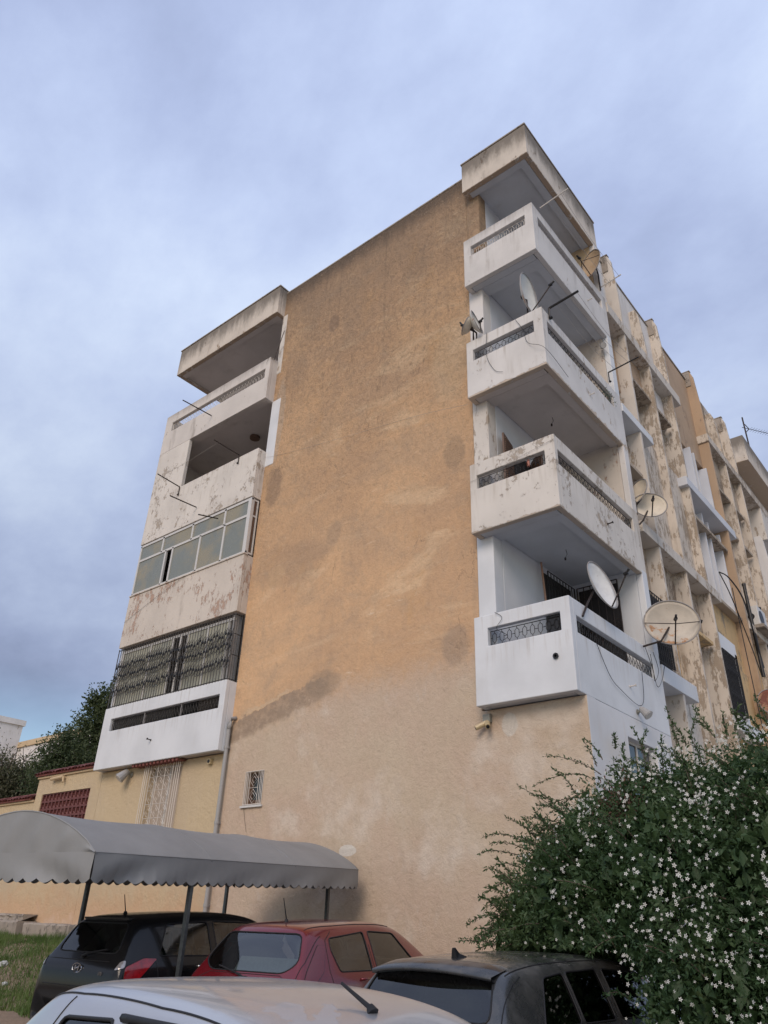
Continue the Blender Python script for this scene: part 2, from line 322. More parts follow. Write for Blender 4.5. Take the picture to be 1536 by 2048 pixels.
# ---------------------------------------------------------------- object helpers
def link(o, parent=None):
    COL.objects.link(o)
    if parent is not None: o.parent = parent
    return o
def tag(o, label=None, cat=None, group=None, kind=None):
    for k, v in (('label', label), ('category', cat), ('group', group), ('kind', kind)):
        if v: o[k] = v
    return o
def empty(name, loc=(0, 0, 0), rz=0, label=None, cat=None, group=None):
    o = bpy.data.objects.new(name, None); o.location = loc; o.rotation_euler = (0, 0, rz); COL.objects.link(o)
    o.empty_display_size = .2
    return tag(o, label, cat, group)
def build(name, bm, mat, parent=None, smooth=False, bevel=0, world=True):
    """mesh built in world coordinates unless world=False; children keep world placement via parent inverse"""
    me = bpy.data.meshes.new(name); bmesh.ops.recalc_face_normals(bm, faces=bm.faces); bm.to_mesh(me); bm.free()
    for m in (mat if isinstance(mat, (list, tuple)) else [mat]): me.materials.append(m)
    if smooth: me.polygons.foreach_set('use_smooth', [True] * len(me.polygons))
    o = bpy.data.objects.new(name, me); link(o, parent)
    if parent is not None and world: o.matrix_parent_inverse = wm(parent).inverted()
    if bevel:
        b = o.modifiers.new('bevel', 'BEVEL'); b.width = bevel; b.segments = 2; b.limit_method = 'ANGLE'; b.angle_limit = R_(40)
    return o
def wm(o):
    m = Matrix.LocRotScale(o.location, o.rotation_euler, o.scale)
    return (wm(o.parent) @ o.matrix_parent_inverse @ m) if o.parent else m
def box(bm, x0, x1, y0, y1, z0, z1, mi=0, mat=None):
    v = [bm.verts.new((x, y, z)) for x in (x0, x1) for y in (y0, y1) for z in (z0, z1)]
    fs = [(0, 1, 3, 2), (4, 6, 7, 5), (0, 4, 5, 1), (2, 3, 7, 6), (0, 2, 6, 4), (1, 5, 7, 3)]
    for f in fs:
        q = bm.faces.new([v[i] for i in f]); q.material_index = mi
    if mat is not None: bmesh.ops.transform(bm, matrix=mat, verts=v)
    return v
def tube(bm, pts, r, n=6, caps=True, r2=None):
    pts = [Vector(p) for p in pts]; rings = []
    for i, p in enumerate(pts):
        d = (pts[min(i + 1, len(pts) - 1)] - pts[max(i - 1, 0)])
        if d.length < 1e-9: d = Vector((0, 0, 1))
        d.normalize(); a = Vector((0, 0, 1)) if abs(d.z) < .9 else Vector((1, 0, 0))
        u = d.cross(a).normalized(); v = d.cross(u)
        rr = r if r2 is None else r + (r2 - r) * i / max(1, len(pts) - 1)
        rings.append([bm.verts.new(p + (u * math.cos(t) + v * math.sin(t)) * rr) for t in [2 * math.pi * k / n for k in range(n)]])
    for a, b in zip(rings, rings[1:]):
        for k in range(n): bm.faces.new((a[k], a[(k + 1) % n], b[(k + 1) % n], b[k]))
    if caps: bm.faces.new(rings[0]); bm.faces.new(rings[-1][::-1])
def panel(axis, ucuts, zcuts, holes, c0, c1):
    """flat wall with real openings. axis 'y': u = x, spans y c0..c1; axis 'x': u = y, spans x c0..c1. c1 is the outer face"""
    bm = bmesh.new(); vs = {}
    P = (lambda u, z, c: (u, c, z)) if axis == 'y' else (lambda u, z, c: (c, u, z))
    for i, u in enumerate(ucuts):
        for j, z in enumerate(zcuts): vs[i, j] = bm.verts.new(P(u, z, c1))
    fs = []
    for i in range(len(ucuts) - 1):
        for j in range(len(zcuts) - 1):
            um, zm = (ucuts[i] + ucuts[i + 1]) / 2, (zcuts[j] + zcuts[j + 1]) / 2
            if any(h[0] < um < h[1] and h[2] < zm < h[3] for h in holes): continue
            fs.append(bm.faces.new((vs[i, j], vs[i + 1, j], vs[i + 1, j + 1], vs[i, j + 1])))
    for v in [v for v in bm.verts if not v.link_faces]: bm.verts.remove(v)
    r = bmesh.ops.extrude_face_region(bm, geom=fs)
    nv = [g_ for g_ in r['geom'] if isinstance(g_, bmesh.types.BMVert)]
    d = Vector(P(0, 0, c0)) - Vector(P(0, 0, c1))
    bmesh.ops.translate(bm, verts=nv, vec=d)
    return bm
def copy_tree(o, parent=None):
    c = o.copy(); COL.objects.link(c)
    if parent is not None: c.parent = parent
    for ch in list(o.children): copy_tree(ch, c)
    return c

# ---------------------------------------------------------------- ground
def sstep(a, b, x):
    t = min(1, max(0, (x - a) / (b - a))); return t * t * (3 - 2 * t)
def gz(x, y):
    z = -1.70 + .30 * sstep(-10.5, -1.0, y)
    z += sstep(-8.5, -12.5, x) * sstep(-3.9, -.5, y) * .92 * (1 if y < 1 else 1)
    z += sstep(2, 6, y) * .1
    return z
def ground():
    g = G('dirt_ground')
    c = g.mix(g.mr(g.noise(.8, 6, .6), .35, .65), (.27, .20, .145), (.20, .15, .11))
    bounce_paving = g.mix(g.mr(g.noise(3, 6, .7), .4, .7), (.36, .34, .315), (.29, .27, .25))  # unseen paving, made pale to bounce light up to the soffits
    c = g.mix(g.mr(g.ma('ADD', g.xyz(0), g.ma('MULTIPLY', g.noise(.8, 5, .6), 3)), -6.5, -4.5), c, bounce_paving)
    c = g.mix(g.mr(g.noise(9, 6, .7), .5, .7, 0, .7), c, (.33, .25, .18))
    c = g.mix(g.mr(g.noise(30, 4, .6), .6, .7, 0, .6), c, (.11, .085, .065))
    nb = g.bump(g.noise(22, 5, .7), .8, .03); nb = g.bump(g.noise(4, 5, .6), .6, .08, nb)
    m = g.done(c, .95, nb, spec=.2)
    xs = [-600, -200, -80, -40] + list(np.arange(-26, 12, .5)) + [14, 25, 60, 200, 600]
    ys = [-600, -150, -50, -25] + list(np.arange(-16, 3, .25)) + [6, 20, 60, 200, 600]
    bm = bmesh.new(); V = {}
    for i, x in enumerate(xs):
        for j, y in enumerate(ys):
            near = -26 < x < 12 and -16 < y < 3
            V[i, j] = bm.verts.new((x, y, gz(x, y) + (random.uniform(-.02, .02) if near else 0)))
    for i in range(len(xs) - 1):
        for j in range(len(ys) - 1): bm.faces.new((V[i, j], V[i + 1, j], V[i + 1, j + 1], V[i, j + 1]))
    tag(build('ground', bm, m, smooth=True), kind='structure')
ground()
# ================================================================ apartment building
T = {1: 5.036, 2: 8.361, 3: 11.641, 4: 14.936, 5: 17.872}
B = {1: 3.408, 2: 6.774, 3: 10.077, 4: 13.395, 5: 16.755}
XL, XR0, DF, ED = -14.029, -8.888, -.31, 3.586
bld = empty('apartment_building', (-7, 6, -1.4), 0,
            'weathered five storey apartment block with windowless ochre end wall and stacked white corner balconies', 'apartment building')
def part(name, bm, mat, smooth=False, bevel=0, parent=None):
    return build(name, bm, mat, parent or bld, smooth, bevel)

# end wall with its two ground floor windows
bm = panel('y', [-14.03, -11.86, -10.56, -8.9, -8.12, -7.6, -2.0, 0.0], [-1.9, 1.86, 2.24, 2.88, 3.36, 3.405, 17.74],
           [(-11.86, -10.56, 1.86, 3.36), (-8.12, -7.6, 2.24, 2.88), (-14.03, -8.9, 3.405, 20), (-2.0, 0.5, 3.405, 20)], .30, 0.0)
part('gable_wall', bm, M['gable'], bevel=.012)
bm = bmesh.new(); box(bm, -8.93, -1.98, -.012, .35, 17.742, 17.80); part('parapet_coping', bm, M['concrete'], bevel=.01)
# roof slab, and an unseen core box added to block light inside
bm = bmesh.new(); box(bm, -13.9, -.5, .32, 40, 16.90, 17.1); part('roof', bm, M['concrete'])
bm = bmesh.new(); box(bm, -13.9, -1.95, 3.7, 40, -1.8, 16.88); part('core_light_block', bm, M['white_used'])

# ---- right corner loggias
pil_m = {0: 'white_chip', 1: 'white', 2: 'white_chip', 3: 'peel', 4: 'white_used', 5: 'ochre'}
for k in (1, 2, 3, 4):
    z0, z1 = T[k] - 1.3, (B[k + 1] + .1)
    m = M[{1: 'white', 2: 'peel_low', 3: 'white_used', 4: 'ochre_plain'}[k]]
    bm = bmesh.new(); box(bm, -1.998, -1.62, .0, .33, B[k] + .1, z1 + .2); part('pilaster', bm, M['gable'] if k == 4 else m, bevel=.015)
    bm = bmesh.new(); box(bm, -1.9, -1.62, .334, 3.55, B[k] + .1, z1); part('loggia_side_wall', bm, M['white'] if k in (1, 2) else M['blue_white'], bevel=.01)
    bm = bmesh.new(); box(bm, -1.618, -.14, 3.30, 3.55, B[k] + .1, z1); part('loggia_back_wall', bm, M[{1: 'cornice' if 0 else 'white_used', 2: 'cream_l2', 3: 'cream_l2', 4: 'cream'}[k]] if k != 1 else M['white'])
    bm = bmesh.new(); box(bm, -.138, .0, 3.32, 3.585, T[k] - .02, z1); part('pillar', bm, M['white'] if k in (1, 3) else M['white_used'], bevel=.012)
OF = {1: (-1.63, -.19, 4.45, 4.78), 2: (-1.755, -.22, 7.75, 8.06), 3: (-1.745, -.22, 11.055, 11.36), 4: (-1.715, -.21, 14.33, 14.64)}
OS = {1: (-.08, 3.2, 4.44, 4.74), 2: (-.15, 3.24, 7.74, 8.06), 3: (-.09, 3.13, 11.05, 11.38), 4: (-.06, 3.3, 14.36, 14.66)}
bmat = {1: 'white', 2: 'white_chip', 3: 'white_used', 4: 'lvl4'}
def railing(axis, u0, u1, z0, z1, c, step, mat, parent, kind='hex'):
    """wrought iron infill: frame bars and a row of elongated hexagons linked by short bars"""
    bm = bmesh.new(); P = (lambda u, z: (u, c, z)) if axis == 'y' else (lambda u, z: (c, u, z))
    r = .0075
    a, b = u0 + .03, u1 - .03; lo, hi = z0 + .015, z1 - .055
    for q in (lo, hi): tube(bm, [P(a, q), P(b, q)], r, 4)
    tube(bm, [P(a, lo), P(a, hi)], r, 4); tube(bm, [P(b, lo), P(b, hi)], r, 4)
    n = max(3, int((b - a) / step)); w = (b - a) / n; zm = (lo + hi) / 2
    for i in range(n):
        uc = a + w * (i + .5); hw = w * .27; hh = (hi - lo) / 2 - .035
        if kind == 'hex':
            pts = [P(uc, zm + hh), P(uc + hw, zm + hh * .55), P(uc + hw, zm - hh * .55), P(uc, zm - hh), P(uc - hw, zm - hh * .55), P(uc - hw, zm + hh * .55), P(uc, zm + hh)]
        else:
            pts = [P(uc + hw * math.cos(t), zm + hh * math.sin(t)) for t in [2 * math.pi * j / 10 for j in range(11)]]
        tube(bm, pts, r * .85, 4, False)
        tube(bm, [P(uc, zm + hh), P(uc, hi)], r * .8, 4, False); tube(bm, [P(uc, zm - hh), P(uc, lo)], r * .8, 4, False)
        tube(bm, [P(uc - w / 2, zm), P(uc - hw, zm)], r * .8, 4, False); tube(bm, [P(uc + hw, zm), P(uc + w / 2, zm)], r * .8, 4, False)
    return part('railing_insert', bm, mat, parent=parent)
def soften(o, amt=.006, seg=.35):
    return o
for k in (1, 2, 3, 4):
    m = M[bmat[k]]; z0, z1 = B[k], T[k]; a = OF[k]
    bm = panel('y', [-1.914, a[0], a[1], 0], [z0, a[2], a[3], z1], [a], DF + .12, DF)
    balc = part('balcony', bm, m, bevel=.014)
    s = OS[k]
    bm = panel('x', [DF + .121, max(s[0], DF + .2), s[1], ED], [z0, s[2], s[3], z1], [s], -.12, -.002)
    part('side_parapet', bm, m, bevel=.014, parent=balc)
    bm = bmesh.new(); box(bm, -1.912, -1.80, DF + .122, -.002, z0, z1); part('end_cheek', bm, m, bevel=.01, parent=balc)
    sm = M['soffit'] if k in (1, 2, 4) else M['warm_bounce']
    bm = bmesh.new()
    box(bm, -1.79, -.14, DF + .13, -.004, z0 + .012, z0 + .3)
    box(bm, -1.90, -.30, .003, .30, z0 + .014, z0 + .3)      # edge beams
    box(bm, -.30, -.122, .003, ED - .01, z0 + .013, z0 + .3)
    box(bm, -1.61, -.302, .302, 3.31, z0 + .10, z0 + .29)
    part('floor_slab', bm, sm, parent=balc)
    railing('y', a[0], a[1], a[2], a[3], DF + .06, .15 if k != 4 else .13, M['iron_white'] if k == 4 else M['iron'], balc)
    railing('x', s[0], s[1], s[2], s[3], -.06, .15, M['iron_grey'] if k == 4 else M['iron'], balc)
# bottom balcony lets the soffit run on to the corner below
bm = panel('x', [.0, .6, 3.0, ED], [-1.9, 1.6, 3.0, B[1] - .002], [(.6 + .9, 2.7, 1.6, 3.0)], -.25, .045)
# ground floor flank under the corner balconies, with a grilled window
bm.free(); bm = panel('x', [.302, 1.49, 2.72, ED], [-1.9, 1.7, 3.02, B[1] - .002], [(1.49, 2.72, 1.7, 3.02)], -.25, -.003)
part('ground_floor_flank', bm, M['gf_side'], bevel=.012)
bm = bmesh.new(); box(bm, .001, .006, .003, .303, -1.9, B[1] - .003); part('flank_skim', bm, M['gf_side'])
def window(axis, u0, u1, z0, z1, c, depth, fmat, gmat, n=2, fr=.05, parent=None, rail=None):
    """frame with n lights; returns the frame part, panes as its children"""
    P = (lambda b_, ua, ub, za, zb, ca, cb, **k_: box(b_, ua, ub, ca, cb, za, zb)) if axis == 'y' else (lambda b_, ua, ub, za, zb, ca, cb, **k_: box(b_, ca, cb, ua, ub, za, zb))
    sgn = 1 if axis == 'y' else -1
    ca, cb = sorted((c + sgn * depth, c + sgn * (depth + .05)))
    bm = bmesh.new(); P(bm, u0, u1, z0, z0 + fr, ca, cb); P(bm, u0, u1, z1 - fr, z1, ca, cb)
    w = (u1 - u0) / n
    for i in range(n + 1):
        uc = min(max(u0 + w * i, u0 + fr / 2), u1 - fr / 2); P(bm, uc - fr / 2, uc + fr / 2, z0 + fr, z1 - fr, ca, cb)
    w_ = part('window', bm, fmat, parent=parent)
    for i in range(n):
        bm = bmesh.new(); P(bm, u0 + w * i + fr / 2, u0 + w * (i + 1) - fr / 2, z0 + fr, z1 - fr, (ca + cb) / 2 - .006, (ca + cb) / 2 + .006)
        if parent is None: part('pane', bm, gmat, parent=w_)
        else: part('pane', bm, gmat, parent=parent)
    return w_
M['pane_dark'] = simple('dark_window_glass', (.035, .042, .045), .08, spec=.8)
window('x', 1.49, 2.72, 1.7, 3.02, -.003, .12, M['iron_white'], M['pane_dark'])

# ---- roof boxes over both corners
for (x0, x1, e1, nm) in ((-1.914, 0, ED, 'R'), (XL, XR0, 2.5, 'L')):
    bm = bmesh.new()
    z0, z1 = B[5], T[5] - .02
    box(bm, x0, x1, DF, DF + .14, z0, z1); box(bm, x1 - .14, x1 - .002, DF + .142, e1, z0, z1); box(bm, x0 + .002, x0 + .14, DF + .142, e1 if nm == 'L' else .35, z0, z1 - .001)
    cb = part('roof_parapet', bm, M['cornice'], bevel=.02)
    bm = bmesh.new(); box(bm, x0 - .02, x1 + .02, DF - .02, DF + .16, z1 + .002, z1 + .05); box(bm, x1 - .16, x1 + .02, DF + .162, e1, z1 + .003, z1 + .049)
    part('coping', bm, M['concrete'], bevel=.008, parent=cb)
    bm = bmesh.new()
    box(bm, x0 + .142, x1 - .142, DF + .142, -.003, z0 + .01, z0 + .2)
    box(bm, x0 + .145, x1 - .33, 0.0, e1, z0 + .09, z0 + .2); box(bm, x1 - .33, x1 - .143, 0.0, e1, z0 + .012, z0 + .2)
    part('soffit', bm, M['soffit'] if nm == 'R' else M['warm_bounce'], parent=cb)

# ---- doors and grilles inside the right loggias
def bars(name, axis, u0, u1, z0, z1, c, n, mat, parent=None, r=.011, horiz=(), scroll=None, part_=True):
    bm = bmesh.new(); P = (lambda u, z: (u, c, z)) if axis == 'y' else (lambda u, z: (c, u, z))
    for q in (z0, z1): tube(bm, [P(u0, q), P(u1, q)], r * 1.3, 4)
    for h in horiz: tube(bm, [P(u0, z0 + (z1 - z0) * h), P(u1, z0 + (z1 - z0) * h)], r, 4)
    for i in range(n + 1):
        u = u0 + (u1 - u0) * i / n; tube(bm, [P(u, z0), P(u, z1)], r if 0 < i < n else r * 1.5, 4)
    if scroll:
        for h in scroll:
            zc = z0 + (z1 - z0) * h
            for i in range(n):
                u = u0 + (u1 - u0) * (i + .5) / n; w = (u1 - u0) / n * .42
                tube(bm, [P(u + w * math.cos(t), zc + w * 1.3 * math.sin(t) * (1 if t < math.pi else 1)) for t in [math.pi * 2 * j / 8 for j in range(9)]], r * .7, 4, False)
                tube(bm, [P(u - w * .8, zc - w), P(u, zc + w * .3), P(u + w * .8, zc - w)], r * .7, 4, False)
    return part(name, bm, mat, parent=parent)
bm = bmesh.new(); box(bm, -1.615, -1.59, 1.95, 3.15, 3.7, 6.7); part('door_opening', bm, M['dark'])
bars('door_grille', 'x', 1.95, 3.15, 3.9, 6.72, -1.50, 9, M['iron'], horiz=(.62, .9, .35), scroll=(.7,))
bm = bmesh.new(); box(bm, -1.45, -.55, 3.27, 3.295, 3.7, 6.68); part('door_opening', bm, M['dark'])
bars('door_grille', 'y', -1.45, -.52, 3.9, 6.72, 3.18, 6, M['iron_rust'], horiz=(.55, .62, .9), scroll=(.66,))
# louvred shutter doors, two floors up
for (y0, rot) in ((.9, 12), (1.75, 50)):
    bm = bmesh.new(); mt = Matrix.Translation((-1.58, y0, 0)) @ Matrix.Rotation(R_(rot - 90), 4, 'Z')
    box(bm, -.0, .6, -.02, .02, 7.1, 9.35, mat=mt)
    sh = part('shutter', bm, M['brown_wood'])
    bm = bmesh.new()
    for i in range(40):
        z = 7.2 + i * .052
        box(bm, .05, .55, .022, .036, z, z + .03, mat=mt); box(bm, .05, .55, -.036, -.022, z, z + .03, mat=mt)
    part('louvre', bm, simple('shutter_slat', (.17, .10, .065), .5), parent=sh)
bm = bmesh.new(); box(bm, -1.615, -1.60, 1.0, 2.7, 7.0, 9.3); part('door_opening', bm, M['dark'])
bm = bmesh.new(); box(bm, -1.615, -1.60, 1.4, 2.6, 13.6, 15.9); part('door_opening', bm, M['brown_wood'])

# ---- left corner loggias
LM = {1: 'white', 2: 'cream_l2', 3: 'white_chip', 4: 'lvl4L'}
LO = {1: (-13.66, -9.09, 4.39, 4.715), 4: (-13.66, -9.08, 14.22, 14.57)}
for k in (1, 2, 3, 4):
    z0, z1 = B[k], T[k]; m = M[LM[k]]
    if k in LO:
        a = LO[k]; bm = panel('y', [XL, a[0], a[1], XR0], [z0, a[2], a[3], z1], [a], DF + .12, DF)
    elif k == 3: bm = panel('y', [XL, -12.43, XR0], [z0, z1, B[4]], [(-12.43, XR0, z1, B[4])], DF + .12, DF)
    else: bm = panel('y', [XL, XR0], [z0, z1], [], DF + .12, DF)
    balc = part('balcony', bm, m, bevel=.014)
    bm = bmesh.new(); box(bm, XR0 - .12, XR0 - .002, DF + .122, .32, z0 + .001, z1 - .001)
    part('end_cheek', bm, m if k != 4 else M['lvl4L'], bevel=.012, parent=balc)
    bm = bmesh.new(); box(bm, XL + .002, XL + .12, DF + .122, 2.4, z0 + .001, z1 - .001 if k == 4 else B[k + 1] - .002); part('side_parapet', bm, m, parent=balc)
    bm = bmesh.new(); box(bm, XL + .121, XR0 - .122, DF + .122, -.002, z0 + .012, z0 + .3); box(bm, XL + .121, XR0 - .03, .002, 2.4, z0 + (.02 if k == 1 else .05), z0 + .29)
    part('floor_slab', bm, M['warm_bounce'], parent=balc)
    if k in LO: railing('y', a[0], a[1], a[2], a[3], DF + .06, .105 if k == 1 else .14, M['iron'] if k == 1 else M['iron_white'], balc, 'oval' if k == 1 else 'hex')
    if k == 1:
        for u in (-12.15, -10.6):
            bm = bmesh.new(); box(bm, u - .008, u + .008, DF + .04, DF + .09, a[2], a[3]); part('railing_post', bm, M['iron_grey'], parent=balc)
    # rear wall, floor by floor, and pilaster strip at the gable
    bm = bmesh.new(); box(bm, -13.4 if k == 4 else XL + .1, -8.92, 2.2, 2.42, B[k] + .3, B[k + 1] + .05)
    if k != 4: part('loggia_back_wall', bm, M['warm_bounce'])
    else: bm.free()
    if k > 2:
        bm = bmesh.new(); box(bm, XR0 - .03, -8.56 if k == 3 else -8.72, -.012, .31, T[k] - .5, B[k + 1] + .02)
        part('pilaster', bm, M[{3: 'white', 4: 'peel_low'}[k]], bevel=.01)
    if k < 4:
        bm = bmesh.new(); box(bm, XR0 - .06, XR0 - .031, .04, 2.2, T[k] - .5, B[k + 1] + .02); part('loggia_side_wall', bm, M['warm_bounce'])
# dark sheet stands in for the dim inside of the open third floor loggia
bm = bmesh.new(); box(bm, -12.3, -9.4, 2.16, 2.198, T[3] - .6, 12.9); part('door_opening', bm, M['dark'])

# ---- glazed loggia, second floor left
zg0, zg1, zt = 8.42, 10.03, 9.52
gl = bmesh.new(); yf = DF + .02
def fb(bm, x0, x1, z0, z1, d=.05): box(bm, x0, x1, yf, yf + d, z0, z1)
fb(gl, XL + .04, XR0, zg0 - .04, zg0 + .03); fb(gl, XL + .04, XR0, zg1 - .05, zg1 + .02); fb(gl, XL + .1, XR0 - .1, zt - .035, zt + .035, .052)
up_m = [XL + .06, -12.83, -11.42, -9.98, XR0 - .05]; lo_m = [XL + .06, -12.60, -12.26, -10.98, -9.92, XR0 - .05]
for x in up_m: fb(gl, x - .035, x + .035, zt, zg1, .054)
for x in lo_m: fb(gl, x - .035, x + .035, zg0, zt, .056)
box(gl, XR0 - .13, XR0 + .0, yf - .005, yf + .07, zg0 - .03, zg1 + .01)
for y in (DF + .10, -.06): box(gl, XR0 - .05, XR0 - .005, y - .02, y + .02, zg0, zg1)
for z in (zg0, zt, zg1 - .03): box(gl, XR0 - .045, XR0 - .01, DF + .08, -.03, z - .02, z + .025)
glz = part('glazed_enclosure', gl, M['alu'])
for a, b in zip(up_m, up_m[1:]):
    bm = bmesh.new(); box(bm, a + .036, b - .036, yf + .022, yf + .03, zt + .036, zg1 - .05); part('pane', bm, M['frost'], parent=glz)
for i, (a, b) in enumerate(zip(lo_m, lo_m[1:])):
    if i == 1: continue
    bm = bmesh.new(); box(bm, a + .036, b - .036, yf + .022, yf + .03, zg0 + .03, zt - .036); part('pane', bm, M['frost'], parent=glz)
for z0, z1 in ((zg0 + .03, zt - .03), (zt + .03, zg1 - .05)):
    bm = bmesh.new(); box(bm, XR0 - .03, XR0 - .022, DF + .13, -.09, z0, z1); part('pane', bm, M['brown_wood'], parent=glz)
bm = bmesh.new(); box(bm, XL + .02, XR0 + .03, DF - .03, DF + .1, zg0 - .075, zg0 - .042); part('sill', bm, M['cream_l2'], parent=glz)
# near-black sheet stands in for the shade inside the open casement
bm = bmesh.new(); box(bm, -12.9, -12.1, DF + .5, DF + .52, zg0 - .3, zt + .2); part('dark_backing', bm, M['dark'])

# ---- first floor left: sliding windows behind a full width wrought grille
z0, z1 = 5.05, 6.74; yg = DF + .10
fr = bmesh.new()
for x in (XL + .15, -12.55, -11.55, -11.20, -10.9, -10.05, XR0 - .35): box(fr, x - .03, x + .03, yg, yg + .05, z0, z1 - .08)
box(fr, XL + .12, XR0 - .15, yg - .002, yg + .052, z0, z0 + .06); box(fr, XL + .12, XR0 - .15, yg - .003, yg + .053, z1 - .14, z1 - .07)
w1 = part('sliding_window', fr, M['alu'])
for i, (a, b) in enumerate(((XL + .15, -12.55), (-12.55, -11.55), (-10.9, -10.05), (-10.05, XR0 - .35))):
    bm = bmesh.new(); box(bm, a + .03, b - .03, yg + .02, yg + .028, z0 + .06, z1 - .14); part('pane', bm, M['frost2'], parent=w1)
bm = bmesh.new(); box(bm, XR0 - .20, XR0 - .16, yg, .05, z0, z1); part('reveal', bm, M['pvc'], parent=w1)
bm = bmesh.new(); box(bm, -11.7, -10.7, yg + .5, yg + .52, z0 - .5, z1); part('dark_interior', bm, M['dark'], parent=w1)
g1 = bmesh.new(); yb = DF + .02
n = 46; x0, x1 = XL + .04, XR0 - .02
for i in range(n + 1):
    x = x0 + (x1 - x0) * i / n; tube(g1, [(x, yb, z0 - .02), (x, yb, z1 - .01)], .010 if 0 < i < n else .016, 4)
for z in (z0 + .02, z1 - .05): tube(g1, [(x0, yb, z), (x1, yb, z)], .013, 4)
for j in range(4): tube(g1, [(x1, yb + .07 * (j + 1), z0 - .02), (x1, yb + .07 * (j + 1), z1 - .01)], .009, 4)
for z in (z0 + .02, z0 + .62, z0 + 1.15, z1 - .05): tube(g1, [(x1, yb, z), (x1, -.02, z)], .010, 4)
part('window_grille', g1, M['iron'])
g2 = bmesh.new()
for zc in (z0 + .46, z0 + .86, z0 + 1.15):
    for i in range(n):
        x = x0 + (x1 - x0) * (i + .5) / n + random.uniform(-.01, .01); w = .05; zz_ = zc + random.uniform(-.05, .05)
        for s in (-1, 1):
            tube(g2, [(x + s * w * .2, yb - .01, zz_ - .16), (x + s * w, yb - .012, zz_ - .09), (x + s * w * .9, yb - .02, zz_), (x + s * w * .1, yb - .012, zz_ + .07), (x + s * w * .8, yb - .014, zz_ + .15)], .008, 4)
        tube(g2, [(x, yb - .02, zz_ - .03), (x, yb - .02, zz_ + .03)], .024, 5)
tag(part('grille_scrollwork', g2, M['iron']), kind='stuff')

# ---- ground floor windows in the gable
def lattice(x0, x1, z0, z1, y, mat, nx, nz, r=.006, name='window_grille', side=.2):
    bm = bmesh.new()
    for q in (z0, z1): tube(bm, [(x0, y, q), (x1, y, q)], r * 1.5, 4)
    for q in (x0, x0 + side * .3, x0 + side * .6, x1 - side * .6, x1 - side * .3, x1): tube(bm, [(q, y, z0), (q, y, z1)], r * 1.2, 4)
    a, b = x0 + side, x1 - side
    for i in range(nx + 1): tube(bm, [(a + (b - a) * i / nx, y, z0), (a + (b - a) * i / nx, y, z1)], r, 4)
    for j in range(nz + 1): tube(bm, [(a if 0 < j < nz else x0, y, z0 + (z1 - z0) * j / nz), (b if 0 < j < nz else x1, y, z0 + (z1 - z0) * j / nz)], r, 4)
    for i in range(nx):
        for j in range(nz):
            xa, xb = a + (b - a) * i / nx, a + (b - a) * (i + 1) / nx; za, zb = z0 + (z1 - z0) * j / nz, z0 + (z1 - z0) * (j + 1) / nz
            xm, zm = (xa + xb) / 2, (za + zb) / 2; zq = (zb - za) * .42; xq = (xb - xa) * .5
            for s in (1, .5):
                tube(bm, [(xm, y, zm + zq * s), (xm + xq * s, y, zm), (xm, y, zm - zq * s), (xm - xq * s, y, zm), (xm, y, zm + zq * s)], r * .8, 4, False)
    return part(name, bm, mat)
window('y', -11.86, -10.56, 1.86, 3.36, 0, .16, M['alu'], simple('pale_shutter_panel', (.46, .38, .31), .6), 2)
lattice(-11.93, -10.5, 1.80, 3.38, -.10, M['iron_white'], 3, 5, .008, side=.26)
window('y', -8.12, -7.6, 2.24, 2.88, 0, .12, M['brown_wood'], M['pane_dark'], 1, .09)
lattice(-8.15, -7.57, 2.22, 2.90, -.015, M['iron_white'], 1, 2, .007, side=.15)
bm = bmesh.new(); box(bm, -8.2, -7.52, -.05, -.003, 2.16, 2.20); part('sill', bm, M['alu'])
# little tiled awning over the cream window
aw = bmesh.new(); box(aw, -12.35, -10.38, -.24, -.003, 3.375, 3.395); awn = part('awning_board', aw, M['brown_wood'])
for i in range(13):
    bm = bmesh.new(); x = -12.33 + i * .15
    tube(bm, [(x + .07, -.26, 3.385), (x + .07, -.01, 3.402)], .05, 8); part('tile', bm, M['tile'], parent=awn)

# ================================================================ long side elevation
XW = -.33
fins = [(4.72, 17.6, 'white_old'), (6.41, 16.75, 'peel'), (8.08, 17.6, 'peel'), (11.36, 17.6, 'ochre_plain'), (13.06, 16.8, 'peel'), (14.69, 17.55, 'peel'), (16.5, 13.2, 'white_used')]
for y, zt_, mt in fins:
    bm = bmesh.new()
    pts = [(-.75, -1.8), (.0, -1.8), (.0, zt_ - 1.6), (-.05, zt_ - .5), (-.06, zt_ - .25), (-.14, zt_), (-.75, zt_)]
    a = [bm.verts.new((x, y - .055, z)) for x, z in pts]; b = [bm.verts.new((x, y + .055, z)) for x, z in pts]
    bm.faces.new(a); bm.faces.new(b[::-1])
    for i in range(len(pts)): bm.faces.new((a[i], b[i], b[(i + 1) % len(pts)], a[(i + 1) % len(pts)]))
    fn = part('facade_fin', bm, M[mt], bevel=.012)
    if zt_ > 17:
        bm = bmesh.new(); box(bm, -.60, -.16, y - .085, y - .056, zt_ - .62, zt_ - .003); box(bm, -.60, -.12, y - .095, y + .06, zt_ + .002, zt_ + .04); part('fin_cap', bm, M['concrete'], parent=fn, bevel=.01)
def fp(y0, y1, z0, z1, x, mt, name='facade_panel'):
    bm = bmesh.new(); box(bm, -1.93, x, y0, y1, z0, z1); return part(name, bm, M[mt], bevel=.01)
def ledge(y0, y1, z, x=-.10, h=.10, mt='brown'):
    bm = bmesh.new(); box(bm, -.9, x, y0, y1, z, z + h); return part('ledge', bm, M[mt], bevel=.01)
def win(y0, y1, z0, z1, x, fm='white'):
    """recessed window set in a wall face at x: dark reveal, frame and two panes proud of the recess back"""
    window('x', y0, y1, z0, z1, x, -.055, M['alu'], M['pane_dark'], 2)
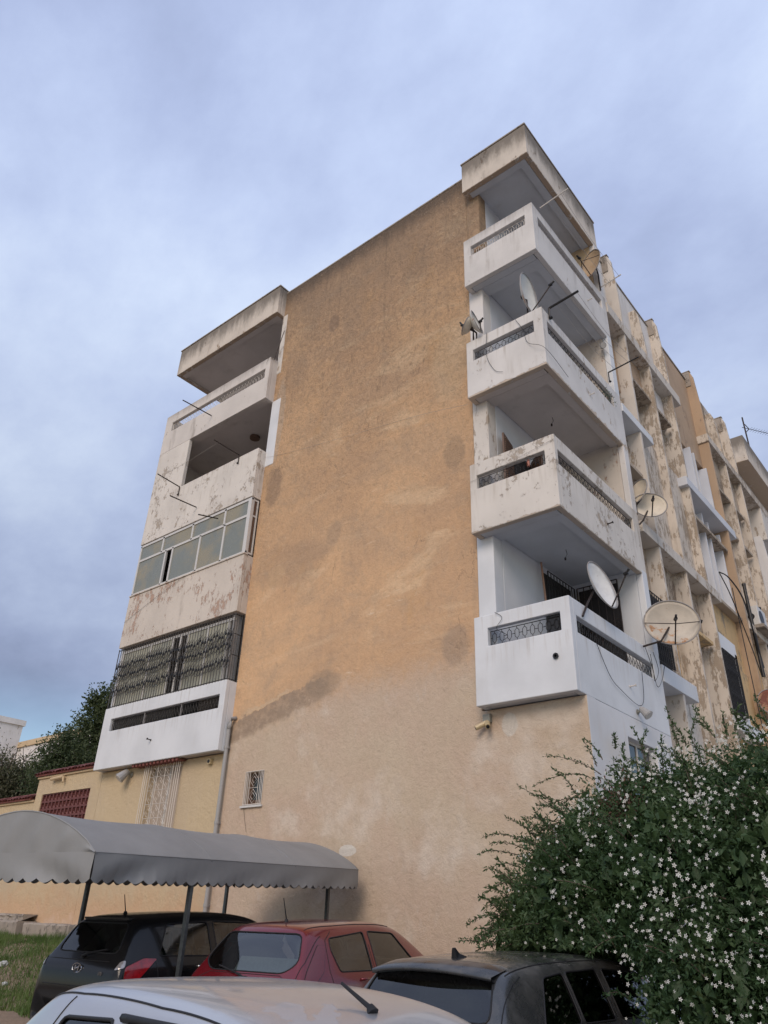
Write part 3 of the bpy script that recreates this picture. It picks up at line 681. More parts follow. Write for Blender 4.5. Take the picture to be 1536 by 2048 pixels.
A, Bc, Cc, D, E_, F_, G_ = (3.59, 4.66), (4.78, 6.35), (6.47, 8.02), (8.14, 11.30), (11.42, 13.0), (13.12, 14.63), (14.75, 16.44)
cols = {
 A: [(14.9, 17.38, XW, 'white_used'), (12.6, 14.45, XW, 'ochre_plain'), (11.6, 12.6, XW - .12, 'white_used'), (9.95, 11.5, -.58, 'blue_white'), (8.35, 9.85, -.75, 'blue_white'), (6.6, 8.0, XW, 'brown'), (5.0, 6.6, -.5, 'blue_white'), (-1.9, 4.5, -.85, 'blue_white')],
 Bc: [(14.9, 17.38, XW, 'white_used'), (13.3, 14.45, -.30, 'ochre_plain'), (11.6, 13.2, -.70, 'white_used'), (8.35, 11.6, XW + .12, 'peel'), (6.6, 8.0, XW, 'brown'), (5.0, 6.5, -.5, 'ochre'), (-1.9, 5.0, XW + .05, 'peel_low')],
 Cc: [(14.9, 17.38, XW, 'white_used'), (13.3, 14.45, -.30, 'white_used'), (11.6, 13.2, -.70, 'white_used'), (8.35, 11.6, XW + .1, 'peel'), (6.6, 8.0, -.34, 'brown'), (-1.9, 6.5, -.62, 'peel_low')],
 D: [(13.6, 17.30, XW, 'ochre_plain'), (11.7, 13.6, -.55, 'ochre'), (8.2, 11.3, XW - .15, 'white_used'), (6.6, 8.2, XW, 'ochre'), (-1.9, 6.6, XW + .05, 'ochre')],
 E_: [(14.95, 17.3, XW, 'brown'), (13.1, 14.6, XW + .1, 'brown'), (11.6, 13.0, -.8, 'white_used'), (8.3, 11.6, XW, 'peel'), (-1.9, 8.3, XW, 'ochre')],
 F_: [(14.95, 17.3, XW, 'peel'), (13.1, 14.6, XW + .1, 'brown'), (11.6, 13.0, -.8, 'white_used'), (8.3, 11.6, XW, 'peel'), (-1.9, 8.3, XW, 'peel')],
 G_: [(13.5, 16.8, -.7, 'ochre_plain'), (10, 13.5, -.6, 'blue_white'), (-1.9, 10, XW, 'peel')],
}
for (y0, y1), rows in cols.items():
    prev = 17.4
    for z0, z1, x, mt in rows: fp(y0 - .06, y1 + .06, z0, z1, x, mt)
# infill behind everything so no gaps show sky
bm = bmesh.new(); box(bm, -1.94, -.98, 3.6, 16.5, -1.9, 17.0); part('inner_wall', bm, M['white_used'])
bm = bmesh.new(); box(bm, XW - .12, XW + .03, 8.15, 11.3, 17.302, 17.36); box(bm, XW - .12, XW + .03, 3.7, 8.0, 17.383, 17.43); part('parapet_coping', bm, M['concrete'])
beams = [(3.60, 8.75, 14.47, 14.82, 'cornice_b'), (11.25, 18.2, 14.55, 14.85, 'peel'), (3.60, 5.48, 11.22, 11.46, 'white'), (7.85, 12.1, 11.20, 11.48, 'blue_white'),
         (3.72, 8.9, 7.96, 8.24, 'white_old'), (11.4, 15.2, 8.0, 8.25, 'peel'), (3.60, 5.55, 4.50, 4.86, 'white'), (8.3, 10.25, 4.48, 4.80, 'white')]
M['cornice_b'] = M['white_old']
for y0, y1, z0, z1, mt in beams:
    bm = bmesh.new(); box(bm, -.95, .03, y0, y1, z0, z1); part('facade_beam', bm, M[mt], bevel=.012)
for y0, y1, z in ((5.05, 7.85, 13.2), (3.6, 4.9, 9.85), (6.5, 7.9, 6.5), (8.3, 11.25, 10.45), (8.3, 11.25, 8.2), (11.6, 14.5, 13.0), (11.6, 14.5, 11.55)):
    ledge(y0, y1, z, mt='brown' if z > 8 else 'ochre')
# tall white lined stair lights
for y0, y1, za, zb in ((8.5, 9.75, 11.6, 13.55), (10.0, 11.2, 11.55, 13.5), (8.4, 9.6, 8.4, 11.1), (10.0, 11.1, 8.35, 11.0)):
    bm = bmesh.new(); box(bm, -.54, -.20, y0, y0 + .07, za, zb); box(bm, -.54, -.20, y1 - .07, y1, za, zb); box(bm, -.56, -.50, y0 + .07, y1 - .07, za, zb)
    part('stair_light_surround', bm, M['blue_white'], bevel=.01)
# grilled windows of the first floor
for (y0, y1, za, zb, nb_) in ((3.66, 4.6, 5.0, 6.55, 8), (8.42, 9.6, 5.0, 6.58, 10)):
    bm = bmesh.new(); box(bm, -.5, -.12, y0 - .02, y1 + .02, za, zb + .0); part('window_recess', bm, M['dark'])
    bars('window_grille', 'x', y0, y1, za, zb, -.06, nb_, M['iron'], horiz=(.12, .5, .88), scroll=(.3, .72), r=.012)
for (y0, y1, za, zb) in ((8.28, 8.42, 4.85, 6.75), (9.6, 9.8, 4.85, 6.75), (8.28, 9.8, 6.6, 7.05)):
    bm = bmesh.new(); box(bm, -.5, -.09, y0, y1, za, zb); part('window_surround', bm, M['white'], bevel=.01)
bm = bmesh.new(); box(bm, -.80, -.30, 8.2, 10.2, -1.8, 4.4); part('window_recess', bm, M['blue_white'])

# ---- second balcony stack further along the same elevation
y2 = 16.9
for z0, z1, mt in ((16.75, 17.95, 'cornice'), (13.2, 14.7, 'peel_low'), (9.95, 11.5, 'blue_white'), (6.65, 8.2, 'peel'), (3.3, 4.9, 'white')):
    bm = bmesh.new(); box(bm, -.9, .02, y2, y2 + 5.5, z0, z1); part('far_balcony', bm, M[mt], bevel=.015)
bm = bmesh.new(); box(bm, -1.93, -.6, 16.56, 40, -1.9, 16.8); part('facade_panel', bm, M['white_used'])
for y in (24, 25.6, 27.2, 31, 32.6):
    bm = bmesh.new(); box(bm, -.75, 0, y - .06, y + .06, -1.9, 17.55); part('facade_fin', bm, M['peel'])
bm = bmesh.new(); box(bm, -1.0, -.42, 22.5, 40, 8, 17.3); part('facade_panel', bm, M['ochre_plain'])
# ================================================================ things fixed to the building
def mesh_thing(name, bm, mat, label, cat, group=None, smooth=False, kind=None):
    return tag(build(name, bm, mat, None, smooth), label, cat, group, kind)
def cable(name, pts, label, r=.005, mat='cable', cat='cable', group=None):
    # sagging polyline smoothed with Catmull-Rom
    P = [Vector(p) for p in pts]; out_ = []
    for i in range(len(P) - 1):
        p0, p1, p2, p3 = P[max(i - 1, 0)], P[i], P[i + 1], P[min(i + 2, len(P) - 1)]
        for k in range(6):
            t = k / 6
            out_.append(.5 * ((2 * p1) + (p2 - p0) * t + (2 * p0 - 5 * p1 + 4 * p2 - p3) * t * t + (3 * p1 - p0 - 3 * p2 + p3) * t ** 3))
    out_.append(P[-1]); bm = bmesh.new(); tube(bm, out_, r, 4)
    return mesh_thing(name, bm, M[mat], label, cat, group)
def dish(loc, facing, rx, rz, mat, label, foot, depth=.13, arm=.55, lnb=1, spokes=False, roll=0, armdir=-1, tilt=None):
    """offset parabolic dish: reflector (> rim), feed arm, LNB heads, mast down to its foot. facing: world vector the bowl looks along"""
    root = empty('satellite_dish', foot, 0, label, 'satellite dish', 'satellite dishes fixed to the balconies')
    q = Vector(facing).to_track_quat('Z', 'Y').to_matrix().to_4x4()
    mt = Matrix.Translation(loc) @ q @ Matrix.Rotation(R_(roll), 4, 'Z')
    bm = bmesh.new(); rings = []
    nr, ns = 7, 36; c0 = bm.verts.new((0, 0, -depth)); cb = bm.verts.new((0, 0, -depth - .012))
    for s_, cc, off in ((1, c0, 0), (-1, cb, -.012)):
        pr = None
        for i in range(1, nr + 1):
            t = i / nr; ring = [bm.verts.new((rx * t * math.cos(a), rz * t * math.sin(a), -depth * (1 - t * t) + off)) for a in [2 * math.pi * j / ns for j in range(ns)]]
            for j in range(ns):
                if pr is None: bm.faces.new((cc, ring[j], ring[(j + 1) % ns]))
                else: bm.faces.new((pr[j], ring[j], ring[(j + 1) % ns], pr[(j + 1) % ns]))
            pr = ring
        rings.append(pr)
    for j in range(ns): bm.faces.new((rings[0][j], rings[1][j], rings[1][(j + 1) % ns], rings[0][(j + 1) % ns]))
    me = bpy.data.meshes.new('reflector'); bmesh.ops.recalc_face_normals(bm, faces=bm.faces); bm.to_mesh(me); bm.free(); me.materials.append(M[mat])
    me.polygons.foreach_set('use_smooth', [True] * len(me.polygons))
    ref = bpy.data.objects.new('reflector', me); COL.objects.link(ref); ref.parent = root; ref.matrix_parent_inverse = wm(root).inverted()
    ref.location, ref.rotation_euler = mt.translation, mt.to_euler()
    bm = bmesh.new(); tube(bm, [mt @ Vector((rx * math.cos(a), rz * math.sin(a), 0)) for a in [2 * math.pi * j / ns for j in range(ns + 1)]], .012, 6, False)
    build('rim', bm, M['iron_grey'], root)
    foc = Vector((0, armdir * rz * .12, arm)); edge = Vector((0, armdir * rz * .98, 0.01))
    bm = bmesh.new(); tube(bm, [mt @ edge, mt @ (edge * .6 + foc * .45 + Vector((0, 0, -.02))), mt @ foc], .014, 6)
    if spokes:
        for s_ in (-1, 1): tube(bm, [mt @ Vector((s_ * rx * .97, 0, 0)), mt @ (foc * .8 + edge * .2)], .009, 5)
    build('feed_arm', bm, M['iron_rust'], root)
    for i in range(lnb):
        p_ = foc + Vector(((i - (lnb - 1) / 2) * .09, 0, 0))
        bm = bmesh.new(); tube(bm, [mt @ (p_ + Vector((0, 0, -.05))), mt @ (p_ + Vector((0, 0, .03)))], .035, 10); tube(bm, [mt @ (p_ + Vector((0, 0, .0))), mt @ (p_ + Vector((0, .05 * armdir * -1, .08)))], .022, 8)
        build('lnb_head', bm, M['iron'], root)
    bm = bmesh.new(); back = mt @ Vector((0, 0, -depth - .06)); f_ = Vector(foot)
    elbow = Vector((f_.x, f_.y, back.z - .12)) if tilt is None else Vector(tilt)
    tube(bm, [f_, elbow, back], .02, 7); tube(bm, [back, mt @ Vector((0, 0, -depth))], .05, 8)
    build('mast', bm, M['iron_rust'], root)
    return root
def toward(p, px):  # helper kept plain: normalised vector
    return (Vector(px) - Vector(p)).normalized()
# bottom corner dish (white) on the second-from-ground balcony
dish((.10, .93, 5.64), (.96, -.12, .26), .40, .50, 'dish_white', 'clean white satellite dish on an angled arm at the corner of the lowest right balcony', (.02, .12, 4.78), arm=.50, roll=0, tilt=(.03, .35, 5.1))
dish((.55, 3.02, 5.46), (.50, -.86, -.04), .53, .45, 'dish_rusty', 'large cream satellite dish with rust blotches and crossed struts, lowest right balcony side', (.02, 2.72, 4.98), arm=.38, spokes=True, tilt=(.38, 2.75, 5.03), armdir=-1)
dish((.22, 3.85, 8.62), (.55, -.83, .02), .38, .31, 'dish_cream', 'small cream satellite dish on a short bent mast beside the second right balcony', (.02, 3.55, 8.05), arm=.3, tilt=(.10, 3.6, 8.15))
dish((.02, 3.75, 9.0), (-.35, -.80, .25), .30, .34, 'dish_cream', 'pale tilted satellite dish partly hidden behind the small cream dish', (-.02, 3.62, 8.35), arm=.35, tilt=(-.02, 3.65, 8.6))
dish((-.02, 2.95, 15.72), (-.35, -.9, .1), .36, .46, 'dish_old', 'old orange-stained satellite dish at the far end of the top right balcony', (.02, 3.3, 15.0), arm=.4, spokes=True)
dish((-.30, -.22, 12.26), (.97, .02, .04), .38, .56, 'dish_streak', 'white satellite dish with red rust streaks standing on the third right balcony corner', (-.38, -.20, 11.64), arm=.52, roll=0)
dish((-1.55, -.40, 12.02), (.92, .12, .25), .22, .34, 'dish_streak', 'narrow grey satellite dish seen edge on beside the ochre wall', (-1.66, -.26, 11.64), arm=.08)
dish((-1.80, -.48, 11.98), (-.62, -.55, .45), .24, .18, 'dish_cream', 'small dull satellite dish facing left, in front of the ochre wall', (-1.74, -.27, 11.64), arm=.08)
dish((.32, 11.25, 5.75), (.6, -.75, .25), .50, .42, 'dish_red', 'rust red satellite dish on the far part of the side elevation', (-.3, 11.4, 5.3), arm=.35)

# laundry-line arms sticking out from the balconies
def arm(base, tip, label, mat='iron_rust', r=.017, brace=True, group='metal laundry arms on the balconies'):
    root = empty('laundry_rack', base, 0, label, 'metal bar', group)
    bm = bmesh.new(); tube(bm, [base, tip], r, 6); build('bar', bm, M[mat], root)
    b_ = Vector(base); t_ = Vector(tip)
    bm = bmesh.new(); tube(bm, [b_, b_ + Vector((0, 0, -.30))], r * .9, 6); d = (t_ - b_).normalized()
    if brace: tube(bm, [b_ + Vector((0, 0, -.26)), b_ + d * .03 + Vector((0, 0, -.3))], r * 1.5, 6)
    if brace: build('bracket', bm, M[mat], root)
    else: bm.free()
    return root
arm((-11.43, -.33, 13.86), (-11.43, -1.42, 13.80), 'thin metal laundry arm on the top left balcony', brace=False)
arm((-9.70, -.33, 11.70), (-9.70, -1.25, 11.72), 'bracketed laundry arm at the right end of the open left loggia')
arm((-12.45, -.33, 11.62), (-12.45, -1.15, 11.68), 'bracketed laundry arm at the left end of the open left loggia')
arm((-11.37, -.33, 10.54), (-11.37, -1.25, 10.50), 'plain laundry arm above the glazed left loggia', brace=False)
arm((-10.2, -.35, 9.78), (-10.2, -1.0, 9.62), 'short dark laundry arm across the glazed left loggia', brace=False)
arm((.0, .12, 15.14), (.75, .12, 15.24), 'pale laundry arm reaching out from the top right balcony', mat='iron_white', brace=False)
arm((.03, .0, 11.80), (.72, .02, 11.90), 'thick dark laundry arm at the corner of the third right balcony', mat='iron', r=.028)
arm((.03, 2.96, 11.98), (.80, 2.98, 12.08), 'dark laundry arm at the far end of the third right balcony', mat='iron')
arm((.0, 3.35, 15.15), (.60, 3.35, 15.25), 'pale laundry arm behind the orange-stained dish', mat='iron_white', brace=False)
arm((-8.86, -.2, 14.86), (-8.55, -.2, 15.85), 'thin rod leaning from the top left balcony against the gable', r=.013, brace=False)
# laundry lines between the arms
for w_, x in (('closest to', .2), ('second from', .37), ('third from', .54), ('outermost from', .68)):
    cable('laundry_line', [(x, .02, 11.82 + .12 * x), (x, 1.5, 11.78), (x, 2.97, 11.98 + .12 * x)], 'thin laundry line %s the parapet of the third right balcony' % w_, .004, 'cable_lt', 'laundry line', 'laundry lines of the third right balcony')
for w_, x in (('innermost', .25), ('outer', .55)):
    cable('laundry_line', [(x, .12, 15.17 + .12 * x), (x, 1.7, 15.08), (x, 3.35, 15.15 + .1 * x)], 'thin %s laundry line along the top right balcony' % w_, .004, 'cable_lt', 'laundry line', 'laundry lines of the top right balcony')
cable('laundry_line', [(-12.45, -1.0, 11.67), (-11, -1.1, 11.60), (-9.7, -1.1, 11.71)], 'laundry line between the two arms of the open left loggia', .004, 'cable_lt', 'laundry line')

# cables
cable('loose_cable', [(.02, .55, 4.44), (.03, .95, 3.95), (.03, 1.35, 3.80), (.03, 2.05, 3.68), (.03, 2.35, 3.85), (.03, 2.45, 4.40)], 'black cable looping below the lowest right side railing', .006)
cable('loose_cable', [(.05, 2.72, 5.0), (.10, 2.85, 4.55), (.06, 2.98, 4.35), (.10, 3.15, 4.6), (.08, 3.05, 4.95)], 'black cable coil hanging under the big rusty dish', .006)
cable('loose_cable', [(.04, 3.0, 4.9), (.04, 3.1, 4.3), (.04, 3.4, 4.45), (.04, 3.75, 4.9)], 'black cable from the lowest balcony end toward the next fin', .006)
cable('loose_cable', [(-1.45, -.33, 5.04), (-1.30, -.34, 4.9), (-1.42, -.34, 4.72), (-1.2, -.34, 4.55), (-1.3, -.33, 4.48)], 'thin cable hanging over the front of the lowest right balcony', .005)
cable('loose_cable', [(-.62, -.34, 11.6), (-.45, -.34, 11.2), (-.36, -.34, 10.8), (.02, -.34, 10.45), (.03, .6, 10.3)], 'thin cable curling down the third right balcony front', .005)
cable('loose_cable', [(-1.35, -.33, 11.64), (-1.38, -.335, 11.0), (-1.2, -.335, 10.5), (-1.0, -.335, 10.35)], 'thin cable at the left of the third right balcony front', .005)
cable('loose_cable', [(-1.9, -.33, 7.95), (-1.2, -.335, 8.0), (-.6, -.335, 8.12), (0.02, -.33, 8.22)], 'pale line along the second right balcony front', .004, 'cable_lt')
cable('loose_cable', [(-14.0, -.33, 7.55), (-12.6, -.335, 8.0), (-11.3, -.335, 8.35)], 'thin cable rising across the chipped left balcony', .004)
cable('loose_cable', [(-9.3, -.34, 11.6), (-8.7, -.03, 11.4), (-6, -.03, 10.9), (-3.5, -.03, 10.5), (-1.9, -.34, 9.9)], 'faint thin line crossing the ochre wall between the balconies', .003, 'cable_lt')
cable('loose_cable', [(-8.1, -.02, 2.18), (-8.03, -.02, 1.95), (-7.93, -.02, 1.68)], 'short red-brown cable below the small ground floor window', .004, 'iron_rust')
cable('thick_hose', [(.02, 9.3, 9.02), (.12, 9.8, 9.0), (.14, 10.8, 8.7), (.05, 11.6, 7.9), (.0, 12.1, 7.0)], 'thick black hose bowing off the far side elevation', .022, cat='hose')
cable('loose_cable', [(.02, 9.3, 9.0), (.05, 9.9, 8.5), (.05, 10.9, 7.4), (.02, 11.6, 6.6)], 'slack black cable beneath the thick hose', .015)
cable('loose_cable', [(.03, 10.3, 8.9), (.03, 10.4, 5.0), (.03, 10.6, 2.0)], 'long vertical cable down the far side elevation', .012)
# nails and stubs
def stub(p, d, label, mat='iron_rust', r=.013, ln=.12):
    p = Vector(p); d = Vector(d).normalized(); bm = bmesh.new(); tube(bm, [p, p + d * ln], r, 6); tube(bm, [p + d * (ln - .012), p + d * ln], r * 2.1, 8); tube(bm, [p, p + d * .012], r * 1.8, 8)
    return mesh_thing('wall_hook', bm, M[mat], label, 'hook')
stub((-11.59, DF, 3.93), (0, -1, .1), 'rusty hook on the front of the lowest left balcony')
stub((.0, 1.85, 3.98), (1, 0, .05), 'white hook below the cable loop on the lowest right balcony', 'iron_white')
stub((.0, 1.78, 7.3), (1, 0, .05), 'rusty hook on the side of the second right balcony')
stub((.0, 1.72, 10.54), (1, 0, .05), 'white hook on the side of the third right balcony', 'iron_white')
stub((.0, 2.35, 13.9), (1, 0, .05), 'white hook on the side of the top right balcony', 'iron_white')
stub((-.32, DF, 4.02), (0, -1, .0), 'black spout hole stub in the lowest right balcony front', 'iron', .025, .03)
for p, t_ in (((-.85, 1.55, 6.87), 'second'), ((-.85, 1.5, 10.17), 'third')):
    bm = bmesh.new(); tube(bm, [p, (p[0] + .02, p[1], p[2] - .10), (p[0] - .03, p[1], p[2] - .17)], .006, 5); tube(bm, [(p[0] - .03, p[1], p[2] - .17), (p[0] - .03, p[1], p[2] - .22)], .02, 8)
    mesh_thing('bulb_holder', bm, M['iron_rust'], 'bare bulb holder hanging from the underside of the %s right balcony' % t_, 'bulb holder')
bm = bmesh.new(); tube(bm, [(-10.7, .9, 13.43), (-10.7, .9, 13.36)], .16, 16); mesh_thing('ceiling_lamp', bm, M['brown_wood'], 'round ceiling lamp inside the open left loggia', 'ceiling lamp', smooth=False)
bm = bmesh.new(); tube(bm, [(-1.35, 1.55, 5.0), (-1.56, 1.80, 6.93)], .022, 8); mesh_thing('wooden_pole', bm, simple('pinkish_wood', (.45, .27, .19), .6), 'wooden broom pole leaning in the lowest right loggia', 'pole')
bm = bmesh.new(); box(bm, -.48, -.24, -.24, -.19, 4.40, 4.77); mesh_thing('dark_board', bm, M['iron'], 'dark board behind the front railing of the lowest right balcony', 'board')
bm = bmesh.new(); tube(bm, [(-1.0, .5, 8.4), (-1.0, .5, 8.95)], .03, 8); mesh_thing('red_bottle', bm, simple('red_brown', (.4, .13, .08), .5), 'small red-brown object standing above the second right balcony parapet', 'ornament')
# potted plant at the end of the third right side railing
pl = empty('balcony_plant', (-.12, 2.85, 11.0), 0, 'small grey-green plant poking through the far end of the third right railing', 'plant')
bm = bmesh.new(); tube(bm, [(-.22, 2.85, 10.95), (-.22, 2.85, 11.15)], .09, 10, r2=.11); build('pot', bm, M['brown_wood'], pl)
bm = bmesh.new()
for i in range(160):
    c = Vector((random.uniform(-.25, .06), 2.85 + random.gauss(0, .16), 11.22 + random.gauss(0, .07))); d = Vector((random.gauss(0, 1), random.gauss(0, 1), random.gauss(0, 1))).normalized() * .035; e_ = Vector((random.gauss(0, 1), random.gauss(0, 1), random.gauss(0, 1))).normalized() * .012
    v = [bm.verts.new(c - d), bm.verts.new(c + e_), bm.verts.new(c + d), bm.verts.new(c - e_)]; bm.faces.new(v)
build('leaves', bm, simple('grey_green_leaf', (.09, .12, .08), .6), pl)

# security cameras and flood lights
def seccam(p, aims, label, boxmat='lead', r=.045):
    root = empty('security_camera', p, 0, label, 'security camera'); p = Vector(p)
    bm = bmesh.new(); box(bm, p.x - .07, p.x + .07, p.y - .09, p.y, p.z - .06, p.z + .08); build('junction_box', bm, M[boxmat], root, bevel=.006)
    for a in aims:
        a = Vector(a).normalized(); q = p + Vector((a.x * .1, -.07 + a.y * .06, -.10))
        bm = bmesh.new(); tube(bm, [q - a * .09, q + a * .13], r, 12); build('camera_body', bm, M['brass'], root, smooth=False)
        bm = bmesh.new(); tube(bm, [q + a * .131, q + a * .137], r * .7, 12); build('lens', bm, M['iron'], root)
        bm = bmesh.new(); tube(bm, [p + Vector((0, -.05, -.05)), q - a * .05], .014, 6); build('bracket', bm, M['lead'], root)
seccam((-1.86, -.004, 3.24), [(-.75, -.5, -.45), (.45, -.7, -.55)], 'pair of yellowish security cameras under the lowest right balcony')
bm = bmesh.new(); box(bm, -9.50, -9.38, -.09, -.003, 3.19, 3.31); sc_ = mesh_thing('wall_camera', bm, M['brass'], 'small boxy camera on the cream wall right of the grilled window', 'camera')
bm = bmesh.new(); tube(bm, [(-9.44, -.091, 3.25), (-9.44, -.098, 3.25)], .042, 12); build('lens', bm, M['iron'], sc_)
def flood(p, d, label, s=1):
    root = empty('flood_lamp', p, 0, label, 'lamp'); p = Vector(p); d = Vector(d).normalized()
    bm = bmesh.new(); tube(bm, [p, p + Vector((0, 0, 0)) + d * .14 * s], .02, 6); tube(bm, [p, p + d * .02], .06 * s, 10); build('bracket', bm, M['lead'], root)
    q = p + d * .16 * s; a = (d + Vector((0, 0, -1.1))).normalized()
    bm = bmesh.new(); tube(bm, [q - a * .09 * s, q - a * .02 * s, q + a * .08 * s, q + a * .16 * s], .06 * s, 12, r2=.115 * s); build('lamp_shade', bm, M['pvc'], root)
    bm = bmesh.new(); tube(bm, [q + a * .161 * s, q + a * .17 * s], .1 * s, 12); build('lamp_glass', bm, M['alu'], root)
flood((-12.62, -.004, 3.23), (-.35, -1, .05), 'round grey wall lamp left of the grilled cream window', 1.15)
flood((-.003, 2.04, 3.56), (1, -.1, 0), 'small cream flood lamp on the white flank above the bush', .8)
flood((-.14, 3.24, 13.05), (.6, -1, 0), 'small brass lamp on the back wall under the top right balcony', .7)

# rain pipe with bent head
rp = empty('rain_pipe', (-8.84, -.06, -.5), 0, 'grey plastic rain pipe down the gable below the left balconies', 'drain pipe')
bm = bmesh.new(); tube(bm, [(-8.74, .0, 4.16), (-8.78, -.10, 4.14), (-8.84, -.10, 4.02), (-8.84, -.10, 3.9)], .05, 10); build('elbow', bm, M['pvc'], rp, smooth=True)
bm = bmesh.new(); tube(bm, [(-8.84, -.10, 3.9), (-8.84, -.10, -.9)], .045, 10); build('pipe', bm, M['pvc'], rp)
for z in (3.5, 1.9, .3):
    bm = bmesh.new(); tube(bm, [(-8.84, -.10, z - .03), (-8.84, -.10, z + .03)], .056, 10); box(bm, -8.86, -8.82, -.06, -.002, z - .02, z + .02); build('clamp', bm, M['pvc'], rp)
# air conditioner and black drain pipes far along the side
ac = empty('air_conditioner', (.0, 12.4, 8.3), 0, 'white outdoor air conditioner on a shelf between black pipes', 'air conditioner')
bm = bmesh.new(); box(bm, -.2, .16, 12.15, 13.0, 8.32, 8.95); build('case', bm, M['alu'], ac, bevel=.015)
bm = bmesh.new(); tube(bm, [(.161, 12.45, 8.62), (.172, 12.45, 8.62)], .22, 20); tube(bm, [(-.05, 12.149, 8.62), (-.05, 12.142, 8.62)], .10, 16); build('fan_grille', bm, M['iron'], ac)
bm = bmesh.new(); box(bm, -.4, .28, 12.0, 13.2, 8.2, 8.30); build('shelf', bm, M['concrete'], ac)
for y, z0, z1, t_ in ((11.95, 8.9, 9.55, 'upper'), (13.25, 8.3, 9.2, 'lower')):
    bm = bmesh.new(); tube(bm, [(-.02, y, z0 - 2.2), (-.02, y, z1)], .05, 10); tube(bm, [(-.02, y, z1), (-.02, y, z1 + .07)], .06, 10)
    mesh_thing('black_pipe', bm, M['iron'], 'capped black pipe %s the air conditioner' % ('to the left of' if t_ == 'upper' else 'to the right of'), 'pipe')
bm = bmesh.new(); tube(bm, [(-.45, 7.2, 7.1), (-.1, 7.3, 6.95)], .05, 8); mesh_thing('pipe_stub', bm, M['iron'], 'dark spout sticking out of the side wall behind the big rusty dish', 'pipe')
# roof aerial
an = empty('roof_aerial', (-.4, 16.9, 17.3), 0, 'television aerial with a long boom on the far roof', 'aerial')
bm = bmesh.new(); tube(bm, [(-.6, 21.2, 17.0), (-.6, 21.2, 21.6)], .035, 6); build('mast', bm, M['iron_rust'], an)
bm = bmesh.new(); a0 = Vector((-.6, 21.2, 21.0)); dv = Vector((.66, 1.1, .05)).normalized(); pv = Vector((-dv.y, dv.x, 0))
tube(bm, [a0 - dv * .15, a0 + dv * 1.7], .014, 5)
for i in range(10): c = a0 + dv * (.3 + i * .15); tube(bm, [c - pv * .16, c + pv * .16], .008, 4)
for s_ in (-1, 1): tube(bm, [a0 + dv * .25, a0 + dv * .05 + Vector((0, 0, .22 * s_))], .02, 5)
build('boom', bm, M['iron_rust'], an)

# ================================================================ garden wall on the left
gw = empty('garden_wall', (-16, 0, -.3), 0, 'cream garden wall with tiled cap and maroon openwork blocks beside the building', 'garden wall')
bm = panel('y', [-17.42, -17.05, -14.5, -14.032], [-1.5, 2.22, 3.06, 3.50], [(-17.05, -14.5, 2.22, 3.06)], .28, .0); build('wall', bm, M['gable'], gw)
bm = bmesh.new(); box(bm, -17.46, -14.034, -.05, .30, 3.502, 3.56); build('cap', bm, M['cream'], gw, bevel=.01)
bm = bmesh.new()
for s_ in (1,):
    # one openwork block: square ring with a diamond inside
    w, h_ = .196, .205
    box(bm, 0, .022, 0, .12, 0, h_); box(bm, w - .022, w, 0, .12, 0, h_); box(bm, .022, w - .022, 0, .12, 0, .022); box(bm, .022, w - .022, 0, .12, h_ - .022, h_)
    for a, b in (((w / 2, h_), (w, h_ / 2)), ((w, h_ / 2), (w / 2, 0)), ((w / 2, 0), (0, h_ / 2)), ((0, h_ / 2), (w / 2, h_))):
        tube(bm, [(a[0], .06, a[1]), (b[0], .06, b[1])], .022, 4)
bmesh.ops.recalc_face_normals(bm, faces=bm.faces); bme = bpy.data.meshes.new('openwork_block'); bm.to_mesh(bme); bm.free(); bme.materials.append(M['iron_maroon'])
for i in range(13):
    for j in range(4):
        o = bpy.data.objects.new('openwork_block', bme); COL.objects.link(o); o.parent = gw; o.matrix_parent_inverse = wm(gw).inverted(); o.location = (-17.05 + i * .1962, .03, 2.222 + j * .2092)
def tiles(x0, x1, z, parent, step=.17):
    bm = bmesh.new(); n = 8; L_ = .46
    for y0, y1, za, zb in ((-.16, .10, z, z + .13), (.36, .10, z, z + .13)):
        ra = [bm.verts.new((math.cos(t) * .078, y0, za - z + math.sin(t) * .06)) for t in [math.pi * k / n for k in range(n + 1)]]
        rb = [bm.verts.new((math.cos(t) * .066, y1, zb - z + math.sin(t) * .05)) for t in [math.pi * k / n for k in range(n + 1)]]
        for k in range(n): bm.faces.new((ra[k], ra[k + 1], rb[k + 1], rb[k]))
    bmesh.ops.solidify(bm, geom=bm.faces[:], thickness=.012)
    me = bpy.data.meshes.new('roof_tile'); bm.to_mesh(me); bm.free(); me.materials.append(M['tile'])
    x = x0 + step / 2
    while x < x1:
        o = bpy.data.objects.new('roof_tile', me); COL.objects.link(o); o.parent = parent; o.matrix_parent_inverse = wm(parent).inverted()
        o.location = (x, random.uniform(-.008, .008), z + random.uniform(-.005, .005)); o.rotation_euler = (0, 0, random.uniform(-.03, .03)); x += step
    bm = bmesh.new(); box(bm, x0, x1, -.10, .30, z - .02, z + .03); tube(bm, [(x0, .10, z + .13), (x1, .10, z + .13)], .05, 8); build('tile_bed', bm, M['tile'], parent)
tiles(-17.5, -14.04, 3.585, gw)
bm = bmesh.new(); tube(bm, [(-16.55, -.1, 3.43), (-15.9, -.1, 3.45)], .045, 8); tube(bm, [(-15.9, -.1, 3.45), (-15.86, -.1, 3.30)], .03, 8); build('spout', bm, M['cream'], gw)
lw = empty('low_garden_wall', (-20, 0, -.3), 0, 'lower cream garden wall with tiled cap at the left edge', 'garden wall')
bm = bmesh.new(); box(bm, -30, -17.43, .002, .26, -1.5, 2.88); build('wall', bm, M['gable'], lw)
bm = bmesh.new(); box(bm, -30, -17.43, -.05, .30, 2.882, 2.94); build('cap', bm, M['cream'], lw, bevel=.01)
tiles(-21.5, -17.5, 2.96, lw)
